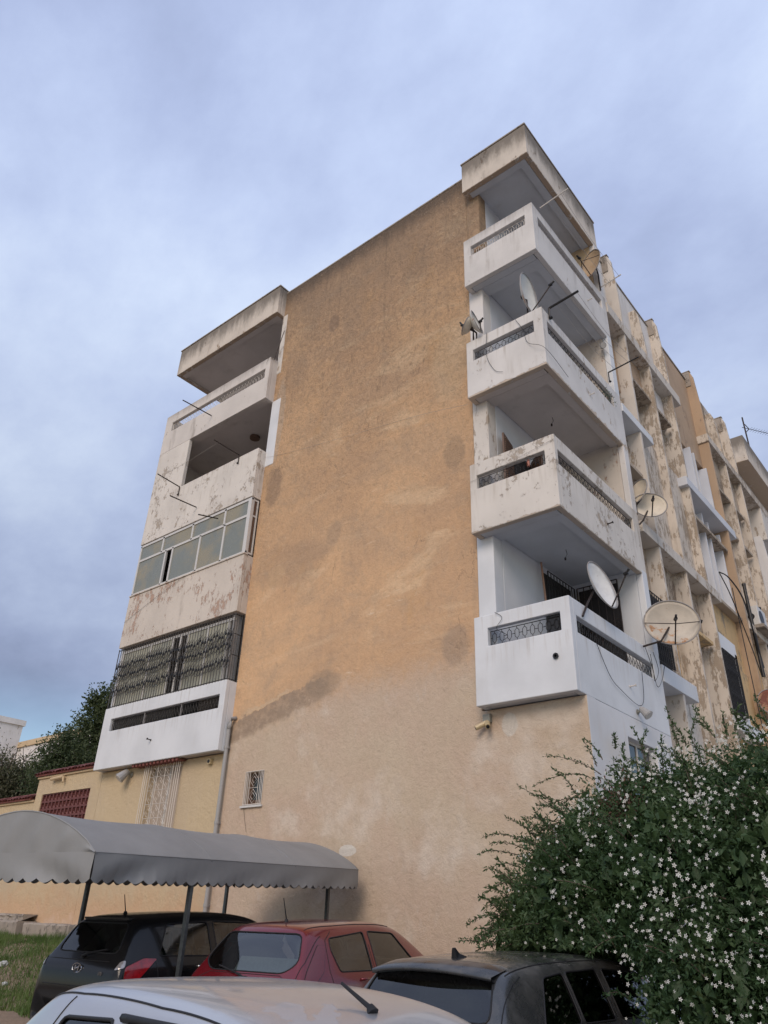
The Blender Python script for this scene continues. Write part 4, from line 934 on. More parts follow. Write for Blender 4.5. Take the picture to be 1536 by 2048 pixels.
# plinth and steps at the wall foot
pt = empty('stone_plinth', (-15, -.3, -.5), 0, 'worn grey stone footing and step at the base of the wall', 'plinth')
def rough_box(x0, x1, y0, y1, z0, z1, name, mat):
    bm = bmesh.new(); nx = max(2, int((x1 - x0) / .18)); prof = [(y1, z1), (y0 + .03, z1), (y0, z1 - .04), (y0 + .02, (z0 + z1) / 2), (y0, z0)]
    rows = [[bm.verts.new((x0 + (x1 - x0) * i / nx, y + random.uniform(-.02, .02), z + random.uniform(-.012, .012))) for i in range(nx + 1)] for y, z in prof]
    for a, b in zip(rows, rows[1:]):
        for i in range(nx): bm.faces.new((a[i], a[i + 1], b[i + 1], b[i]))
    for i in (0, nx): bm.faces.new([r_[i] for r_ in rows])
    return build(name, bm, mat, pt)
rough_box(-15.6, -9.2, -.42, -.004, -1.0, -.16, 'footing', M['concrete']); rough_box(-24, -15.7, -.55, -.004, -1.0, -.13, 'footing', M['concrete']); rough_box(-24, -15.75, -.40, -.008, -.125, .02, 'step', M['concrete'])

# ================================================================ foliage tools
def leaf_mat(name, a, b, c3=None, trans=.25):
    g = G(name)
    c = g.mix(g.mr(g.noise(1.2, 4, .6), .35, .65), a, b)
    c = g.mix(g.mr(g.noise(45, 2, .5), .4, .7, 0, .55), c, tuple(x * 1.7 for x in a))
    if c3: c = g.mix(g.mr(g.noise(2.2, 3, .5, loc=(4, 4, 4)), .62, .7, 0, .8), c, c3)
    g.put(g.b.inputs['Base Color'], c); g.b.inputs['Roughness'].default_value = .55; g.b.inputs['Specular IOR Level'].default_value = .35
    tr = g.n('ShaderNodeBsdfTranslucent'); g.put(tr.inputs[0], g.mix(.5, c, (.10, .16, .04)))
    ms = g.n('ShaderNodeMixShader'); ms.inputs[0].default_value = trans
    g.l(g.b.outputs[0], ms.inputs[1]); g.l(tr.outputs[0], ms.inputs[2]); g.l(ms.outputs[0], g.o.inputs[0])
    return g.m
def leaves(name, P, size, aspect, mat, parent, droop=0.0, dirs=None, fold=.25, kind=None):
    """P: (n,3) leaf positions; each leaf is a folded rhomb of two triangles each side"""
    n = len(P); d = rng.normal(size=(n, 3)) if dirs is None else dirs + rng.normal(size=(n, 3)) * .45
    d[:, 2] -= droop; d /= np.linalg.norm(d, axis=1)[:, None]
    s = np.cross(d, rng.normal(size=(n, 3))); s /= np.linalg.norm(s, axis=1)[:, None]; nn = np.cross(d, s)
    l = (size * rng.uniform(.6, 1.25, n))[:, None]; w = l * aspect
    v = np.stack([P - d * l * .5, P + s * w * .5 + nn * w * fold, P + d * l * .5, P - s * w * .5 + nn * w * fold], 1).reshape(-1, 3)
    f = (np.arange(n) * 4)[:, None, None] + np.array([[0, 1, 2], [0, 2, 3]])[None]; f = f.reshape(-1)
    me = bpy.data.meshes.new(name); me.vertices.add(n * 4); me.vertices.foreach_set('co', v.ravel().astype(np.float32))
    me.loops.add(n * 6); me.loops.foreach_set('vertex_index', f.astype(np.int32)); me.polygons.add(n * 2)
    me.polygons.foreach_set('loop_start', np.arange(0, n * 6, 3, dtype=np.int32)); me.polygons.foreach_set('loop_total', np.full(n * 2, 3, np.int32))
    me.update(); me.validate(); me.materials.append(mat)
    o = bpy.data.objects.new(name, me); COL.objects.link(o)
    if parent: o.parent = parent; o.matrix_parent_inverse = wm(parent).inverted()
    if kind: o['kind'] = kind
    return o
def blob_points(blobs, n, shell=.35, lump=.22, zmin=None):
    out_ = []; wts = np.array([b[3] ** 2 for b in blobs]); wts = wts / wts.sum()
    for (x, y, z, r), w in zip(blobs, wts):
        k = int(n * w); d = rng.normal(size=(k, 3)); d /= np.linalg.norm(d, axis=1)[:, None]
        t = 1 - np.abs(rng.normal(size=k)) * shell
        lm = 1 + lump * (np.sin(d[:, 0] * 5 + x * 3) * np.sin(d[:, 1] * 6 + y * 2) + .6 * np.sin(d[:, 2] * 9 + z * 3) * np.cos(d[:, 0] * 8))
        out_.append(np.array([x, y, z]) + d * (r * np.clip(t, .05, 1.2) * lm)[:, None])
    P = np.concatenate(out_)
    if zmin is not None: P = P[zmin(P)]
    return P

# ================================================================ trees behind the garden wall
CAM = np.array([5.216, -11.262, 0.0]); RR = np.array(cr); UU = np.array(cu); FF = np.array(cf)
lm1 = leaf_mat('evergreen_leaf', (.05, .072, .032), (.08, .10, .045)); lm2 = leaf_mat('dull_leaf', (.08, .085, .048), (.11, .10, .065))
bark = simple('bark', (.12, .09, .07), .9, bump=.5)
def tree(x, y, base, blobs, n, size, mat, label, twigs=0):
    root = empty('tree', (x, y, base), 0, label, 'tree', 'trees behind the garden wall')
    bm = bmesh.new(); top = max(b[2] for b in blobs)
    tube(bm, [(x, y, base), (x + .1, y, base + (top - base) * .4), (x - .05, y + .1, top - .5)], .16, 8, r2=.05)
    for b in blobs:
        tube(bm, [(x + .08, y, base + (b[2] - base) * .5), ((x + b[0]) / 2, (y + b[1]) / 2, b[2] - b[3] * .6), (b[0], b[1], b[2] + b[3] * .3)], .06, 6, r2=.015)
    for i in range(twigs):
        b = random.choice(blobs); q = Vector((b[0], b[1], b[2])); e_ = q + Vector((random.uniform(-1, 1), random.uniform(-1, 1), random.uniform(.6, 1.3))) * b[3] * 1.1
        m_ = (q + e_) / 2 + Vector((random.uniform(-.15, .15),) * 3); tube(bm, [q, m_, e_], .018, 5, r2=.006)
        for k in range(3): tube(bm, [m_ + (e_ - m_) * .3 * k, m_ + (e_ - m_) * .3 * k + Vector((random.uniform(-.4, .4), random.uniform(-.4, .4), random.uniform(.2, .5)))], .009, 4)
    build('trunk', bm, bark, root)
    leaves('crown', blob_points(blobs, n, .45, .3), size, .45, mat, root, droop=.3)
def A3(u_, v_, d_):
    d = FF + (u_ - 768) / 1497.41 * RR - (v_ - 1024) / 1497.41 * UU
    return CAM + d * (d_ / np.hypot(d[0], d[1]))
def tree_at(pix, d_, n, size, mat, label, tw=0):
    bl = [tuple(A3(u_, v_, d_)) + (r_,) for u_, v_, r_ in pix]; x, y = bl[0][0], bl[0][1]
    tree(x, y, -.5, bl, n, size, mat, label, tw)
tree_at([(205, 1425, .75), (195, 1400, .45), (230, 1400, .8), (180, 1460, .8), (215, 1480, 1.0), (160, 1495, .7), (190, 1530, 1.0), (240, 1450, 1.0)], 29, 14000, .13, lm1, 'tall dark evergreen tree right beside the left corner of the building')
tree_at([(130, 1475, .45), (125, 1500, .65), (105, 1520, .7), (150, 1530, .9), (95, 1560, .9), (130, 1580, .9)], 27.5, 10000, .11, lm1, 'middle rounded bushy tree over the tiled wall cap')
tree_at([(60, 1562, .7), (20, 1558, .7), (-15, 1550, .9), (40, 1580, .9), (80, 1590, .8), (5, 1600, .9), (-40, 1570, 1.2)], 29.5, 11000, .11, lm2, 'loose brownish tree with bare twigs at the left edge', 16)
tree_at([(60, 1560, .8), (20, 1560, .8), (100, 1560, 1.0), (-40, 1560, 1.6), (-120, 1540, 2.2), (60, 1570, 1.2)], 36, 9000, .13, lm2, 'wide dull green tree mass behind the bare-twigged tree')

#tree(-18.8, 5.5, -.5, [(-18.9, 5.5, 6.9, .75), (-18.3, 5.7, 6.3, .8), (-19.1, 5.3, 5.9, .9), (-18.0, 5.5, 5.2, 1.1), (-19.6, 5.5, 4.6, 1.0), (-17.6, 5.4, 7.1, .7), (-18.6, 5.5, 4.0, 1.2), (-16.9, 5.5, 6.2, .9)], 15000, .11, lm1, 'tall dark evergreen tree right beside the left corner of the building')
#tree(-20.4, 3.8, -.5, [(-20.3, 3.8, 4.9, .65), (-19.9, 3.9, 4.2, .9), (-20.9, 3.8, 4.0, .85), (-20.2, 3.8, 3.3, 1.0)], 9000, .09, lm1, 'middle rounded bushy tree over the tiled wall cap')
#tree(-23.0, 4.2, -.5, [(-22.3, 4.2, 4.2, .8), (-23.2, 4.3, 4.0, .9), (-24.2, 4.2, 4.2, .9), (-22.6, 4.2, 3.1, 1.0), (-23.9, 4.2, 3.1, 1.1), (-25.2, 4.4, 3.6, 1.2)], 12000, .09, lm2, 'loose brownish tree with bare twigs at the left edge', 14)
#tree(-29.0, 9.0, -.5, [(-28.5, 9, 4.6, 1.3), (-30, 9, 4.4, 1.5), (-27, 9, 4.0, 1.3), (-25.5, 9, 4.2, 1.3), (-23.6, 9, 4.2, 1.3), (-32, 9, 4.4, 1.5)], 12000, .12, lm2, 'wide dull green tree mass behind the bare-twigged tree')
# distant buildings
def far_house(x0, x1, y0, y1, z1, mat, label, trim=None, wins=()):
    root = empty('house', ((x0 + x1) / 2, y0, -1.4), 0, label, 'house')
    bm = bmesh.new(); box(bm, x0, x1, y0, y1, -1.6, z1); build('wall', bm, mat, root)
    bm = bmesh.new(); box(bm, x0 - .15, x1 + .15, y0 - .15, y1 + .15, z1 + .002, z1 + .5); build('roof', bm, trim or mat, root)
    for wx, wz in wins:
        bm = bmesh.new(); box(bm, wx - .5, wx + .5, y0 - .05, y0 - .004, wz - .6, wz + .6); build('window', bm, M['pane_dark'], root)
far_house(-75, -50, 22, 34, 13.6, M['white_used'], 'pale cream house behind the trees', M['cream'], [(-70, 11), (-66, 11), (-62, 11), (-58, 11)])
far_house(-90, -67.2, 19, 21.9, 15.6, M['white_used'], 'taller white house at the far left edge', None, [(-80, 13), (-75, 13), (-70, 13)])

# ================================================================ carport awning
hd = R_(10)      # heading of the awning and of the cars under it, counter-clockwise from +y
A0 = Vector((-3.02, -6.34)); dl = Vector((-.2263, .9741)); pl_ = Vector((-.9741, -.2263))
Lc, Wc = 6.10, 2.6
cp = empty('carport_awning', (-4.9, -3.4, -1.5), 0, 'grey fabric carport awning with barrel roof and scalloped valance on steel posts', 'awning')
def cpt(s, w, z): q = A0 + dl * s + pl_ * w; return Vector((q.x, q.y, z))
zv = lambda s: .635 + .041 * s     # valance top along the length
arch = lambda t: .46 * math.sin(math.pi * t) ** .8
bm = bmesh.new(); ns, nw = 24, 22; gr = {}
for i in range(ns + 1):
    for j in range(nw + 1):
        s = Lc * i / ns; t = j / nw; sag = -.025 * abs(math.sin(math.pi * (i / ns) * 3)) * math.sin(math.pi * t)
        gr[i, j] = bm.verts.new(cpt(s, Wc * t, zv(s) + arch(t) + sag))
for i in range(ns):
    for j in range(nw): bm.faces.new((gr[i, j], gr[i + 1, j], gr[i + 1, j + 1], gr[i, j + 1]))
build('barrel_roof', bm, M['cloth'], cp, smooth=True)
for s, o_ in ((0.0, -1), (Lc, 1)):
    bm = bmesh.new(); cols_ = []
    for j in range(nw * 2 + 1):
        t = j / (nw * 2); col_ = []
        for k in range(7):
            f_ = k / 6; fold = .03 * math.sin(t * 37 + f_ * 2) * math.sin(math.pi * f_) * (1 if s == 0 else .5)
            col_.append(bm.verts.new(cpt(s + o_ * (.006 + max(0, fold)), Wc * t, zv(s) + arch(t) * f_)))
        cols_.append(col_)
    for a, b in zip(cols_, cols_[1:]):
        for k in range(6): bm.faces.new((a[k], b[k], b[k + 1], a[k + 1]))
    build('end_panel', bm, M['cloth'], cp, smooth=True)
def valance(p0, p1, name, sagend=0, out_=None):
    bm = bmesh.new(); n = int((p1 - p0).length / .025); rows = []
    for i in range(n + 1):
        f_ = i / n; p = p0.lerp(p1, f_); u = i * .025; dpt = .315 - .035 * abs(math.sin(math.pi * u / .15)) ** .7 * -1
        dpt = .27 + .045 * abs(math.sin(math.pi * u / .2))
        rows_ = []
        for k in range(8):
            h_ = k / 7; wob = .018 * math.sin(u * 5.3 + h_ * 3) * h_ + (.05 * math.exp(-((u - .5) / .5) ** 2) * math.sin(h_ * 3.1 + u * 4) * min(1, u / .3) if sagend is not None else 0)
            rows_.append(bm.verts.new(p + out_ * (wob * h_ + .006) + Vector((0, 0, -dpt * h_ + .004))))
        rows.append(rows_)
    for a, b in zip(rows, rows[1:]):
        for k in range(7): bm.faces.new((a[k], b[k], b[k + 1], a[k + 1]))
    o = build(name, bm, M['cloth'], cp, smooth=True); return o
on = Vector((-pl_.x, -pl_.y, 0)); od = Vector((-dl.x, -dl.y, 0))
valance(cpt(0, 0, zv(0)), cpt(Lc, 0, zv(Lc)), 'valance', 0, on)
valance(cpt(0, Wc, zv(0)), cpt(Lc, Wc, zv(Lc)), 'valance', None, -on)
valance(cpt(0, 0, zv(0)), cpt(0, Wc, zv(0)), 'valance', 0, od)
valance(cpt(Lc, 0, zv(Lc)), cpt(Lc, Wc, zv(Lc)), 'valance', None, -od)
for (x, y) in ((-3.50, -4.62), (-5.78, -4.70), (-4.62, -.90), (-7.0, -1.12)):
    w_ = max(0, (Vector((x, y)) - A0).dot(pl_)); s_ = (Vector((x, y)) - A0).dot(dl)
    zt_ = zv(s_) - .02 if w_ < .3 else zv(s_) + arch(min(1, w_ / Wc)) - .03 if w_ < Wc else zv(s_) - .02
    bm = bmesh.new(); mt = Matrix.Translation((x, y, 0)) @ Matrix.Rotation(hd, 4, 'Z')
    box(bm, -.027, .027, -.027, .027, gz(x, y) - .1, zt_, mat=mt); box(bm, -.010, .010, -.031, -.0275, gz(x, y), zt_, mat=mt); build('post', bm, M['post'], cp, bevel=.004)
bm = bmesh.new()
for s in (.02, Lc / 3, Lc * 2 / 3, Lc - .02): tube(bm, [cpt(s, Wc * t / 12, zv(s) + arch(t / 12) - .03) for t in range(13)], .018, 6)
for w_ in (.02, Wc - .02): tube(bm, [cpt(0, w_, zv(0) - .03), cpt(Lc, w_, zv(Lc) - .03)], .02, 6)
for s in (.02, Lc - .02): tube(bm, [cpt(s, 0, zv(s) - .03), cpt(s, Wc, zv(s) - .03)], .018, 6)
build('frame', bm, M['post'], cp)
for s in (Lc / 3, Lc * 2 / 3):
    bm = bmesh.new(); tube(bm, [cpt(s, Wc * t / 16, zv(s) + arch(t / 16) - .001) for t in range(17)], .007, 5); build('seam', bm, M['cloth'], cp)
bm = bmesh.new(); tube(bm, [cpt(-.004, Wc * t / 16, zv(0) + arch(t / 16)) for t in range(17)], .010, 6); tube(bm, [cpt(Lc * t / 16, -.004, zv(Lc * t / 16)) for t in range(17)], .007, 6); build('piping', bm, M['cloth'], cp)
# ================================================================ cars
def paint(name, col, metal=.3, rough=.3, dust=.25, dustcol=(.30, .25, .20), patch=None):
    g = G(name); ob = g.n('ShaderNodeTexCoord').outputs['Object']
    z = g.n('ShaderNodeSeparateXYZ'); g.l(g.n('ShaderNodeNewGeometry').outputs['Normal'], z.inputs[0])
    d = g.ma('MULTIPLY', g.mr(g.noise(3.5, 7, .65, vec=ob), .35, .75, 0, dust), g.mr(z.outputs[2], -.1, .9, .35, 1))
    c = g.mix(d, col, dustcol); r_ = g.mr(d, 0, .4, rough, min(1, rough + .35))
    if patch:
        pm = g.mr(g.noise(2.3, 5, .6, .4, vec=ob, loc=patch[1]), .60, .615, 0, 1); c = g.mix(pm, c, patch[0]); r_ = g.ma('MAXIMUM', r_, g.ma('MULTIPLY', pm, .62))
    g.put(g.b.inputs['Coat Weight'], .3 if 'black' in name else .7); g.put(g.b.inputs['Coat Roughness'], .08)
    return g.done(c, r_, None, metal, .25 if 'black' in name else .5)
def carglass(name, tint, refl=.5):
    g = G(name); t = g.n('ShaderNodeBsdfTransparent'); t.inputs[0].default_value = (*tint, 1)
    gl_ = g.n('ShaderNodeBsdfGlossy'); gl_.inputs[0].default_value = (.9, .9, .9, 1); gl_.inputs[1].default_value = .04
    fr_ = g.n('ShaderNodeFresnel'); fr_.inputs[0].default_value = 1.5
    ms = g.n('ShaderNodeMixShader'); g.l(g.ma('MULTIPLY_ADD', fr_.outputs[0], 1.0, .03 * refl), ms.inputs[0]); g.l(t.outputs[0], ms.inputs[1]); g.l(gl_.outputs[0], ms.inputs[2]); g.l(ms.outputs[0], g.o.inputs[0])
    return g.m
M['rubber'] = simple('black_trim', (.016, .016, .018), .55, spec=.3)
M['chrome'] = simple('chrome', (.65, .65, .66), .18, 1, var=.05)
M['lamp_red'] = simple('red_lamp_lens', (.34, .010, .016), .10, var=.5, sc=14, spec=.9)
M['lamp_clear'] = simple('clear_lamp_lens', (.42, .40, .40), .12, .4, var=.3, sc=40, spec=.8)
M['lamp_dark'] = simple('dark_red_lens', (.14, .012, .014), .12, var=.1, spec=.8)
M['seat'] = simple('dark_seat_cloth', (.035, .035, .038), .85)
M['shade'] = simple('grey_parcel_cover', (.30, .33, .36), .6)
M['plate'] = simple('black_plate', (.02, .02, .02), .4)
M['plate_white'] = simple('plate_white_print', (.7, .7, .7), .5, var=0)
def ring(ylo, yhi, w0, wb, zb, wr, zr, zs=.22):
    f = zr - zb
    return [(w0 * .92, ylo, zs), (w0, ylo, zs + .12), (wb + .012, ylo, zs + (zb - zs) * .55), (wb, ylo, zb - .07), (wb - .03, ylo, zb),
            (wr + .02 if f > .2 else wb - .07, ylo + (yhi - ylo) * .75, zb + f * .78), (wr - .05 if f > .2 else wb - .12, ylo + (yhi - ylo) * .93, zb + f * .93), (wr * .62, yhi, zb + f * .99), (0, yhi, zr)]
def cut_region(bm, D, poly, nmin=.08, extra=None):
    D = Vector(D).normalized(); U = Vector((-D.y, D.x, 0)); P = lambda p: (p.dot(U), p.z)
    us = [q[0] for q in poly]; vs = [q[1] for q in poly]; mg = .12
    cen = (sum(us) / len(us), sum(vs) / len(vs))
    for (u0, v0), (u1, v1) in zip(poly, poly[1:] + poly[:1]):
        fs = [f for f in bm.faces if f.normal.dot(D) > nmin - .06 and any(min(us) - mg < P(v.co)[0] < max(us) + mg and min(vs) - mg < P(v.co)[1] < max(vs) + mg for v in f.verts)]
        geom = list({x for f in fs for x in list(f.verts) + list(f.edges)}) + fs
        pn = U * -(v1 - v0) + Vector((0, 0, 1)) * (u1 - u0)
        if pn.length < 1e-6: continue
        bmesh.ops.bisect_plane(bm, geom=geom, dist=1e-5, plane_co=U * u0 + Vector((0, 0, v0)), plane_no=pn.normalized())
    def inside(c):
        u, v = P(c); s = 0
        for (u0, v0), (u1, v1) in zip(poly, poly[1:] + poly[:1]):
            cr_ = (u1 - u0) * (v - v0) - (v1 - v0) * (u - u0)
            if abs(cr_) < 1e-9: continue
            if s == 0: s = 1 if cr_ > 0 else -1
            elif s * cr_ < 0: return False
        return True
    bm.normal_update()
    return [f for f in bm.faces if f.normal.dot(D) > nmin and inside(f.calc_center_median()) and (extra is None or extra(f.calc_center_median()))]
def take(bm, fs, offset):
    """lift the faces into their own bmesh, moved along the normals, and delete them from the body"""
    nb = bmesh.new(); mp_ = {}
    for f in fs:
        for v in f.verts:
            if v not in mp_: mp_[v] = nb.verts.new(v.co + v.normal * offset)
    for f in fs: q = nb.faces.new([mp_[v] for v in f.verts]); q.smooth = True
    loops = []; be = [e_ for e_ in {e_ for f in fs for e_ in f.edges} if sum(1 for f in e_.link_faces if f in fs_set(fs)) == 1]
    adj = {}
    for e_ in be:
        for v in e_.verts: adj.setdefault(v, []).append(e_)
    used_ = set()
    for e_ in be:
        if e_ in used_: continue
        used_.add(e_); a, b = e_.verts; lp = [a.co.copy(), b.co.copy()]; cur = b
        while True:
            nx = [x for x in adj[cur] if x not in used_]
            if not nx: break
            used_.add(nx[0]); cur = nx[0].other_vert(cur); lp.append(cur.co.copy())
        loops.append(lp)
    nb.normal_update()
    return nb, loops
_fc = {}
def fs_set(fs):
    k = id(fs)
    if k not in _fc: _fc.clear(); _fc[k] = set(fs)
    return _fc[k]
def rounded(poly, r=.05, n=3):
    out_ = []; k = len(poly)
    for i in range(k):
        p = Vector(poly[i]); a = Vector(poly[i - 1]); b = Vector(poly[(i + 1) % k])
        ra = min(r, (a - p).length * .4); rb = min(r, (b - p).length * .4); s = p + (a - p).normalized() * ra; e_ = p + (b - p).normalized() * rb
        for j in range(n + 1): t = j / n; q = s * (1 - t) ** 2 + p * 2 * t * (1 - t) + e_ * t * t; out_.append((q.x, q.y))
    return out_
def make_car(name, label, pos, heading, pitch, rings, mat, gmat, sidewin, rearwin, frontwin, extras, W=1.68, wheels=(.62, 3.05), seats=(1.15, 2.0), roof_seam=None, seams=(), roll=0):
    root = empty(name, pos, 0, label, 'car'); root.rotation_euler = (R_(pitch), R_(roll), R_(heading)); root['group'] = 'cars parked by the end wall'
    # control cage -> subdivided surface
    me = bpy.data.meshes.new('cage'); vs = []; fs = []; nj = 17
    for rg in rings:
        vs += [(-x, y, z) for x, y, z in rg] + [(x, y, z) for x, y, z in rg[-2::-1]]
    for i in range(len(rings) - 1):
        for j in range(nj - 1): a = i * nj + j; fs.append((a, a + 1, a + nj + 1, a + nj))
    n0 = len(vs)
    fs.append(tuple(range(nj))); fs.append(tuple(range((len(rings) - 1) * nj + nj - 1, (len(rings) - 1) * nj - 1, -1)))
    me.from_pydata(vs, [], fs); o = bpy.data.objects.new('cage', me); COL.objects.link(o)
    md = o.modifiers.new('s', 'SUBSURF'); md.levels = md.render_levels = 3
    dg = bpy.context.evaluated_depsgraph_get(); dg.update(); em = bpy.data.meshes.new_from_object(o.evaluated_get(dg))
    bm = bmesh.new(); bm.from_mesh(em); bpy.data.objects.remove(o); bpy.data.meshes.remove(em); bpy.data.meshes.remove(me)
    bmesh.ops.recalc_face_normals(bm, faces=bm.faces)
    if sum(1 for f in bm.faces if f.normal.z > .9 and f.calc_center_median().z < .5) > 40: bmesh.ops.reverse_faces(bm, faces=bm.faces)
    bm.normal_update(); tree_ = BVHTree.FromBMesh(bm)
    def hit(o_, d): h = tree_.ray_cast(Vector(o_), Vector(d).normalized()); return h[0], h[1]
    def child(nm, b_, m_, par=None, smooth=True):
        return build(nm, b_, m_, par or root, smooth, 0, world=False)
    def seal(loops, par, r=.007):
        b_ = bmesh.new()
        for lp in loops:
            if len(lp) > 3: tube(b_, lp, r, 5, False)
        if b_.verts: child('seal', b_, M['rubber'], par)
        else: b_.free()
    jobs = []
    for s_ in (1, -1):
        for poly in sidewin:
            pts = [(p[0] * s_, p[1]) for p in poly]; jobs.append(((s_, 0, 0), rounded(pts, .04), 'side_window', gmat, -.006, lambda c, s=s_: c.x * s > .3))
    if rearwin: jobs.append(((0, -1, 0), rounded(rearwin, .08), 'rear_window', extras.get('rear_glass', gmat), -.004, lambda c: c.y < 1.2))
    if frontwin: jobs.append(((0, 1, 0), rounded(frontwin, .08), 'windscreen', gmat, -.004, lambda c: c.y > 1.5))
    for lp_ in extras.get('lamps', ()):
        for s_ in (1, -1):
            D = Vector((.72 * s_, -.69, 0)) if lp_.get('diag', True) else Vector((0, -1, 0))
            pts = [(p[0] * (1 if s_ > 0 else -1), p[1]) for p in lp_['poly']]
            jobs.append((tuple(D), rounded(pts, .025), lp_['name'], M[lp_['mat']], .008, lambda c, s=s_: c.x * s > .2 and c.y < 1.3))
    for D, poly, nm, m_, off, ex in jobs:
        f_ = cut_region(bm, D, poly, extra=ex)
        if not f_: continue
        nb, loops = take(bm, f_, off); bmesh.ops.delete(bm, geom=f_, context='FACES')
        w_ = child(nm, nb, m_); seal(loops, w_, .006 if 'lamp' in nm or 'light' in nm else .008)
    for f in bm.faces: f.smooth = True
    body = child('body', bm, mat)
    def strip(pts, dirn, r=.004, nm='panel_gap', m_='rubber', off=.0005):
        P_ = []
        for i in range(len(pts) - 1):
            for k in range(8):
                q = Vector(pts[i]).lerp(Vector(pts[i + 1]), k / 8); h, nn = hit(q - Vector(dirn) * 3, dirn)
                if h: P_.append(h + (nn * off if nn else Vector()))
        if len(P_) > 2: b_ = bmesh.new(); tube(b_, P_, r, 4); child(nm, b_, M[m_])
    for sm in seams: strip(sm[0], sm[1], sm[2] if len(sm) > 2 else .004)
    # wheels
    for y in wheels:
        for s_ in (1, -1):
            b_ = bmesh.new(); tube(b_, [(s_ * (W / 2 - .20), y, .30), (s_ * (W / 2 - .16), y, .30), (s_ * (W / 2 - .01), y, .30), (s_ * (W / 2 + .012), y, .30)], .30, 24); w_ = child('wheel', b_, M['rubber'], None, False)
            b_ = bmesh.new(); tube(b_, [(s_ * (W / 2 + .013), y, .30), (s_ * (W / 2 + .02), y, .30)], .19, 20)
            child('rim', b_, M['chrome'], w_, False)
            b_ = bmesh.new(); tube(b_, [(s_ * (W / 2 - .10), y + .35 * math.cos(t), .30 + .35 * math.sin(t)) for t in [math.pi * k / 10 for k in range(11)]], .05, 6); child('wheel_arch', b_, M['rubber'], None, False)
    # cabin: floor, dashboard, seats with head rests
    b_ = bmesh.new(); box(b_, -W / 2 + .12, W / 2 - .12, .35, wheels[1] - .1, .3, .36); box(b_, -W / 2 + .14, W / 2 - .14, seats[1] + .95, seats[1] + 1.25, .5, .88); child('cabin_floor', b_, M['seat'], None, False)
    for y, tilt in ((seats[0], 1), (seats[1], 1)):
        for x in (-.36, .36):
            b_ = bmesh.new(); mt = Matrix.Translation((x, y, .5)) @ Matrix.Rotation(R_(12), 4, 'X')
            box(b_, -.25, .25, -.07, .07, 0, .58, mat=mt); box(b_, -.25, .25, .0, .5, -.05, .1, mat=mt)
            s__ = child('seat', b_, M['seat'], None, False); mb = s__.modifiers.new('bevel', 'BEVEL'); mb.width = .04; mb.segments = 3
            b_ = bmesh.new(); box(b_, -.13, .13, -.05, .05, .60, .80, mat=mt); hr = child('head_rest', b_, M['seat'], s__, False); mb = hr.modifiers.new('bevel', 'BEVEL'); mb.width = .045; mb.segments = 3
    return root, hit, child, strip, body

def shark_or_whip(child, hit, y, x=0, kind='whip', back=-1, ln=.36, r=.006):
    h, n_ = hit((x, y, 3), (0, 0, -1)); b_ = bmesh.new()
    if kind == 'whip':
        tube(b_, [h, h + Vector((0, .0, .03))], .028, 10, r2=.018); tube(b_, [h + Vector((0, 0, .02)), h + Vector((0, back * ln * .62, ln * .85))], r * 1.3, 6, r2=r * .8)
        child('antenna', b_, M['rubber'], None, False)
    else:
        pr = [(0, 0), (.14, 0), (.13, .018), (.06, .04), (.005, .085), (-.01, .08)]
        a = [b_.verts.new(h + Vector((-.012 if z > .03 else -.03, .0 + y_, z - .006))) for y_, z in pr]; c = [b_.verts.new(h + Vector((.012 if z > .03 else .03, y_, z - .006))) for y_, z in pr]
        b_.faces.new(a); b_.faces.new(c[::-1])
        for i in range(len(pr)): b_.faces.new((a[i], c[i], c[(i + 1) % len(pr)], a[(i + 1) % len(pr)]))
        child('antenna', b_, M['rubber'], None, False)
def wiper(child, hit, piv, tip):
    h0, _ = hit((piv[0], -3, piv[1]), (0, 1, 0)); h1, _ = hit((tip[0], -3, tip[1]), (0, 1, 0)); b_ = bmesh.new(); u_ = Vector((0, -.035, 0))
    tube(b_, [h0, h0 + u_], .022, 8); m_ = h0.lerp(h1, .25) + u_ + Vector((0, 0, .015)); tube(b_, [h0 + u_, m_], .014, 5); tube(b_, [m_, h1 + u_ * .5], .009, 5); child('wiper', b_, M['rubber'], None, False)
def handle(child, hit, s_, y, z, m_='chrome'):
    h, n_ = hit((s_ * 3, y, z), (-s_, 0, 0)); b_ = bmesh.new(); o_ = Vector((s_ * .03, 0, 0))
    tube(b_, [h + Vector((0, -.085, 0)), h + o_ + Vector((0, -.06, .0)), h + o_ + Vector((0, .06, 0)), h + Vector((0, .085, 0))], .013, 8); child('door_handle', b_, M[m_] if isinstance(m_, str) else m_)
def mirror(child, s_, y, z, x, m_):
    b_ = bmesh.new(); mt = Matrix.Translation((s_ * x, y, z)); box(b_, -.09, .09, -.05, .06, -.06, .07, mat=mt); box(b_, -.12 if s_ > 0 else .06, -.06 if s_ > 0 else .12, -.02, .02, -.05, -.02, mat=mt)
    o = child('wing_mirror', b_, m_, None, False); mb = o.modifiers.new('bevel', 'BEVEL'); mb.width = .035; mb.segments = 3
def text_part(child, txt, x, z, size, hit, m_, ext=.002, off=.01, yfix=None, arabic=False):
    cu_ = bpy.data.curves.new('t', 'FONT'); cu_.body = txt; cu_.size = size; cu_.extrude = ext; cu_.align_x = 'CENTER'; cu_.align_y = 'CENTER'
    o = bpy.data.objects.new('t', cu_); COL.objects.link(o); dg = bpy.context.evaluated_depsgraph_get(); dg.update(); me = bpy.data.meshes.new_from_object(o.evaluated_get(dg)); bpy.data.objects.remove(o)
    h, n_ = hit((x, -3, z), (0, 1, 0)); y = (h.y if h else 0) - off if yfix is None else yfix
    b_ = bmesh.new(); b_.from_mesh(me); bmesh.ops.transform(b_, matrix=Matrix.Translation((x, y, z)) @ Matrix.Rotation(R_(90), 4, 'X'), verts=b_.verts); return child('lettering', b_, m_, None, False)

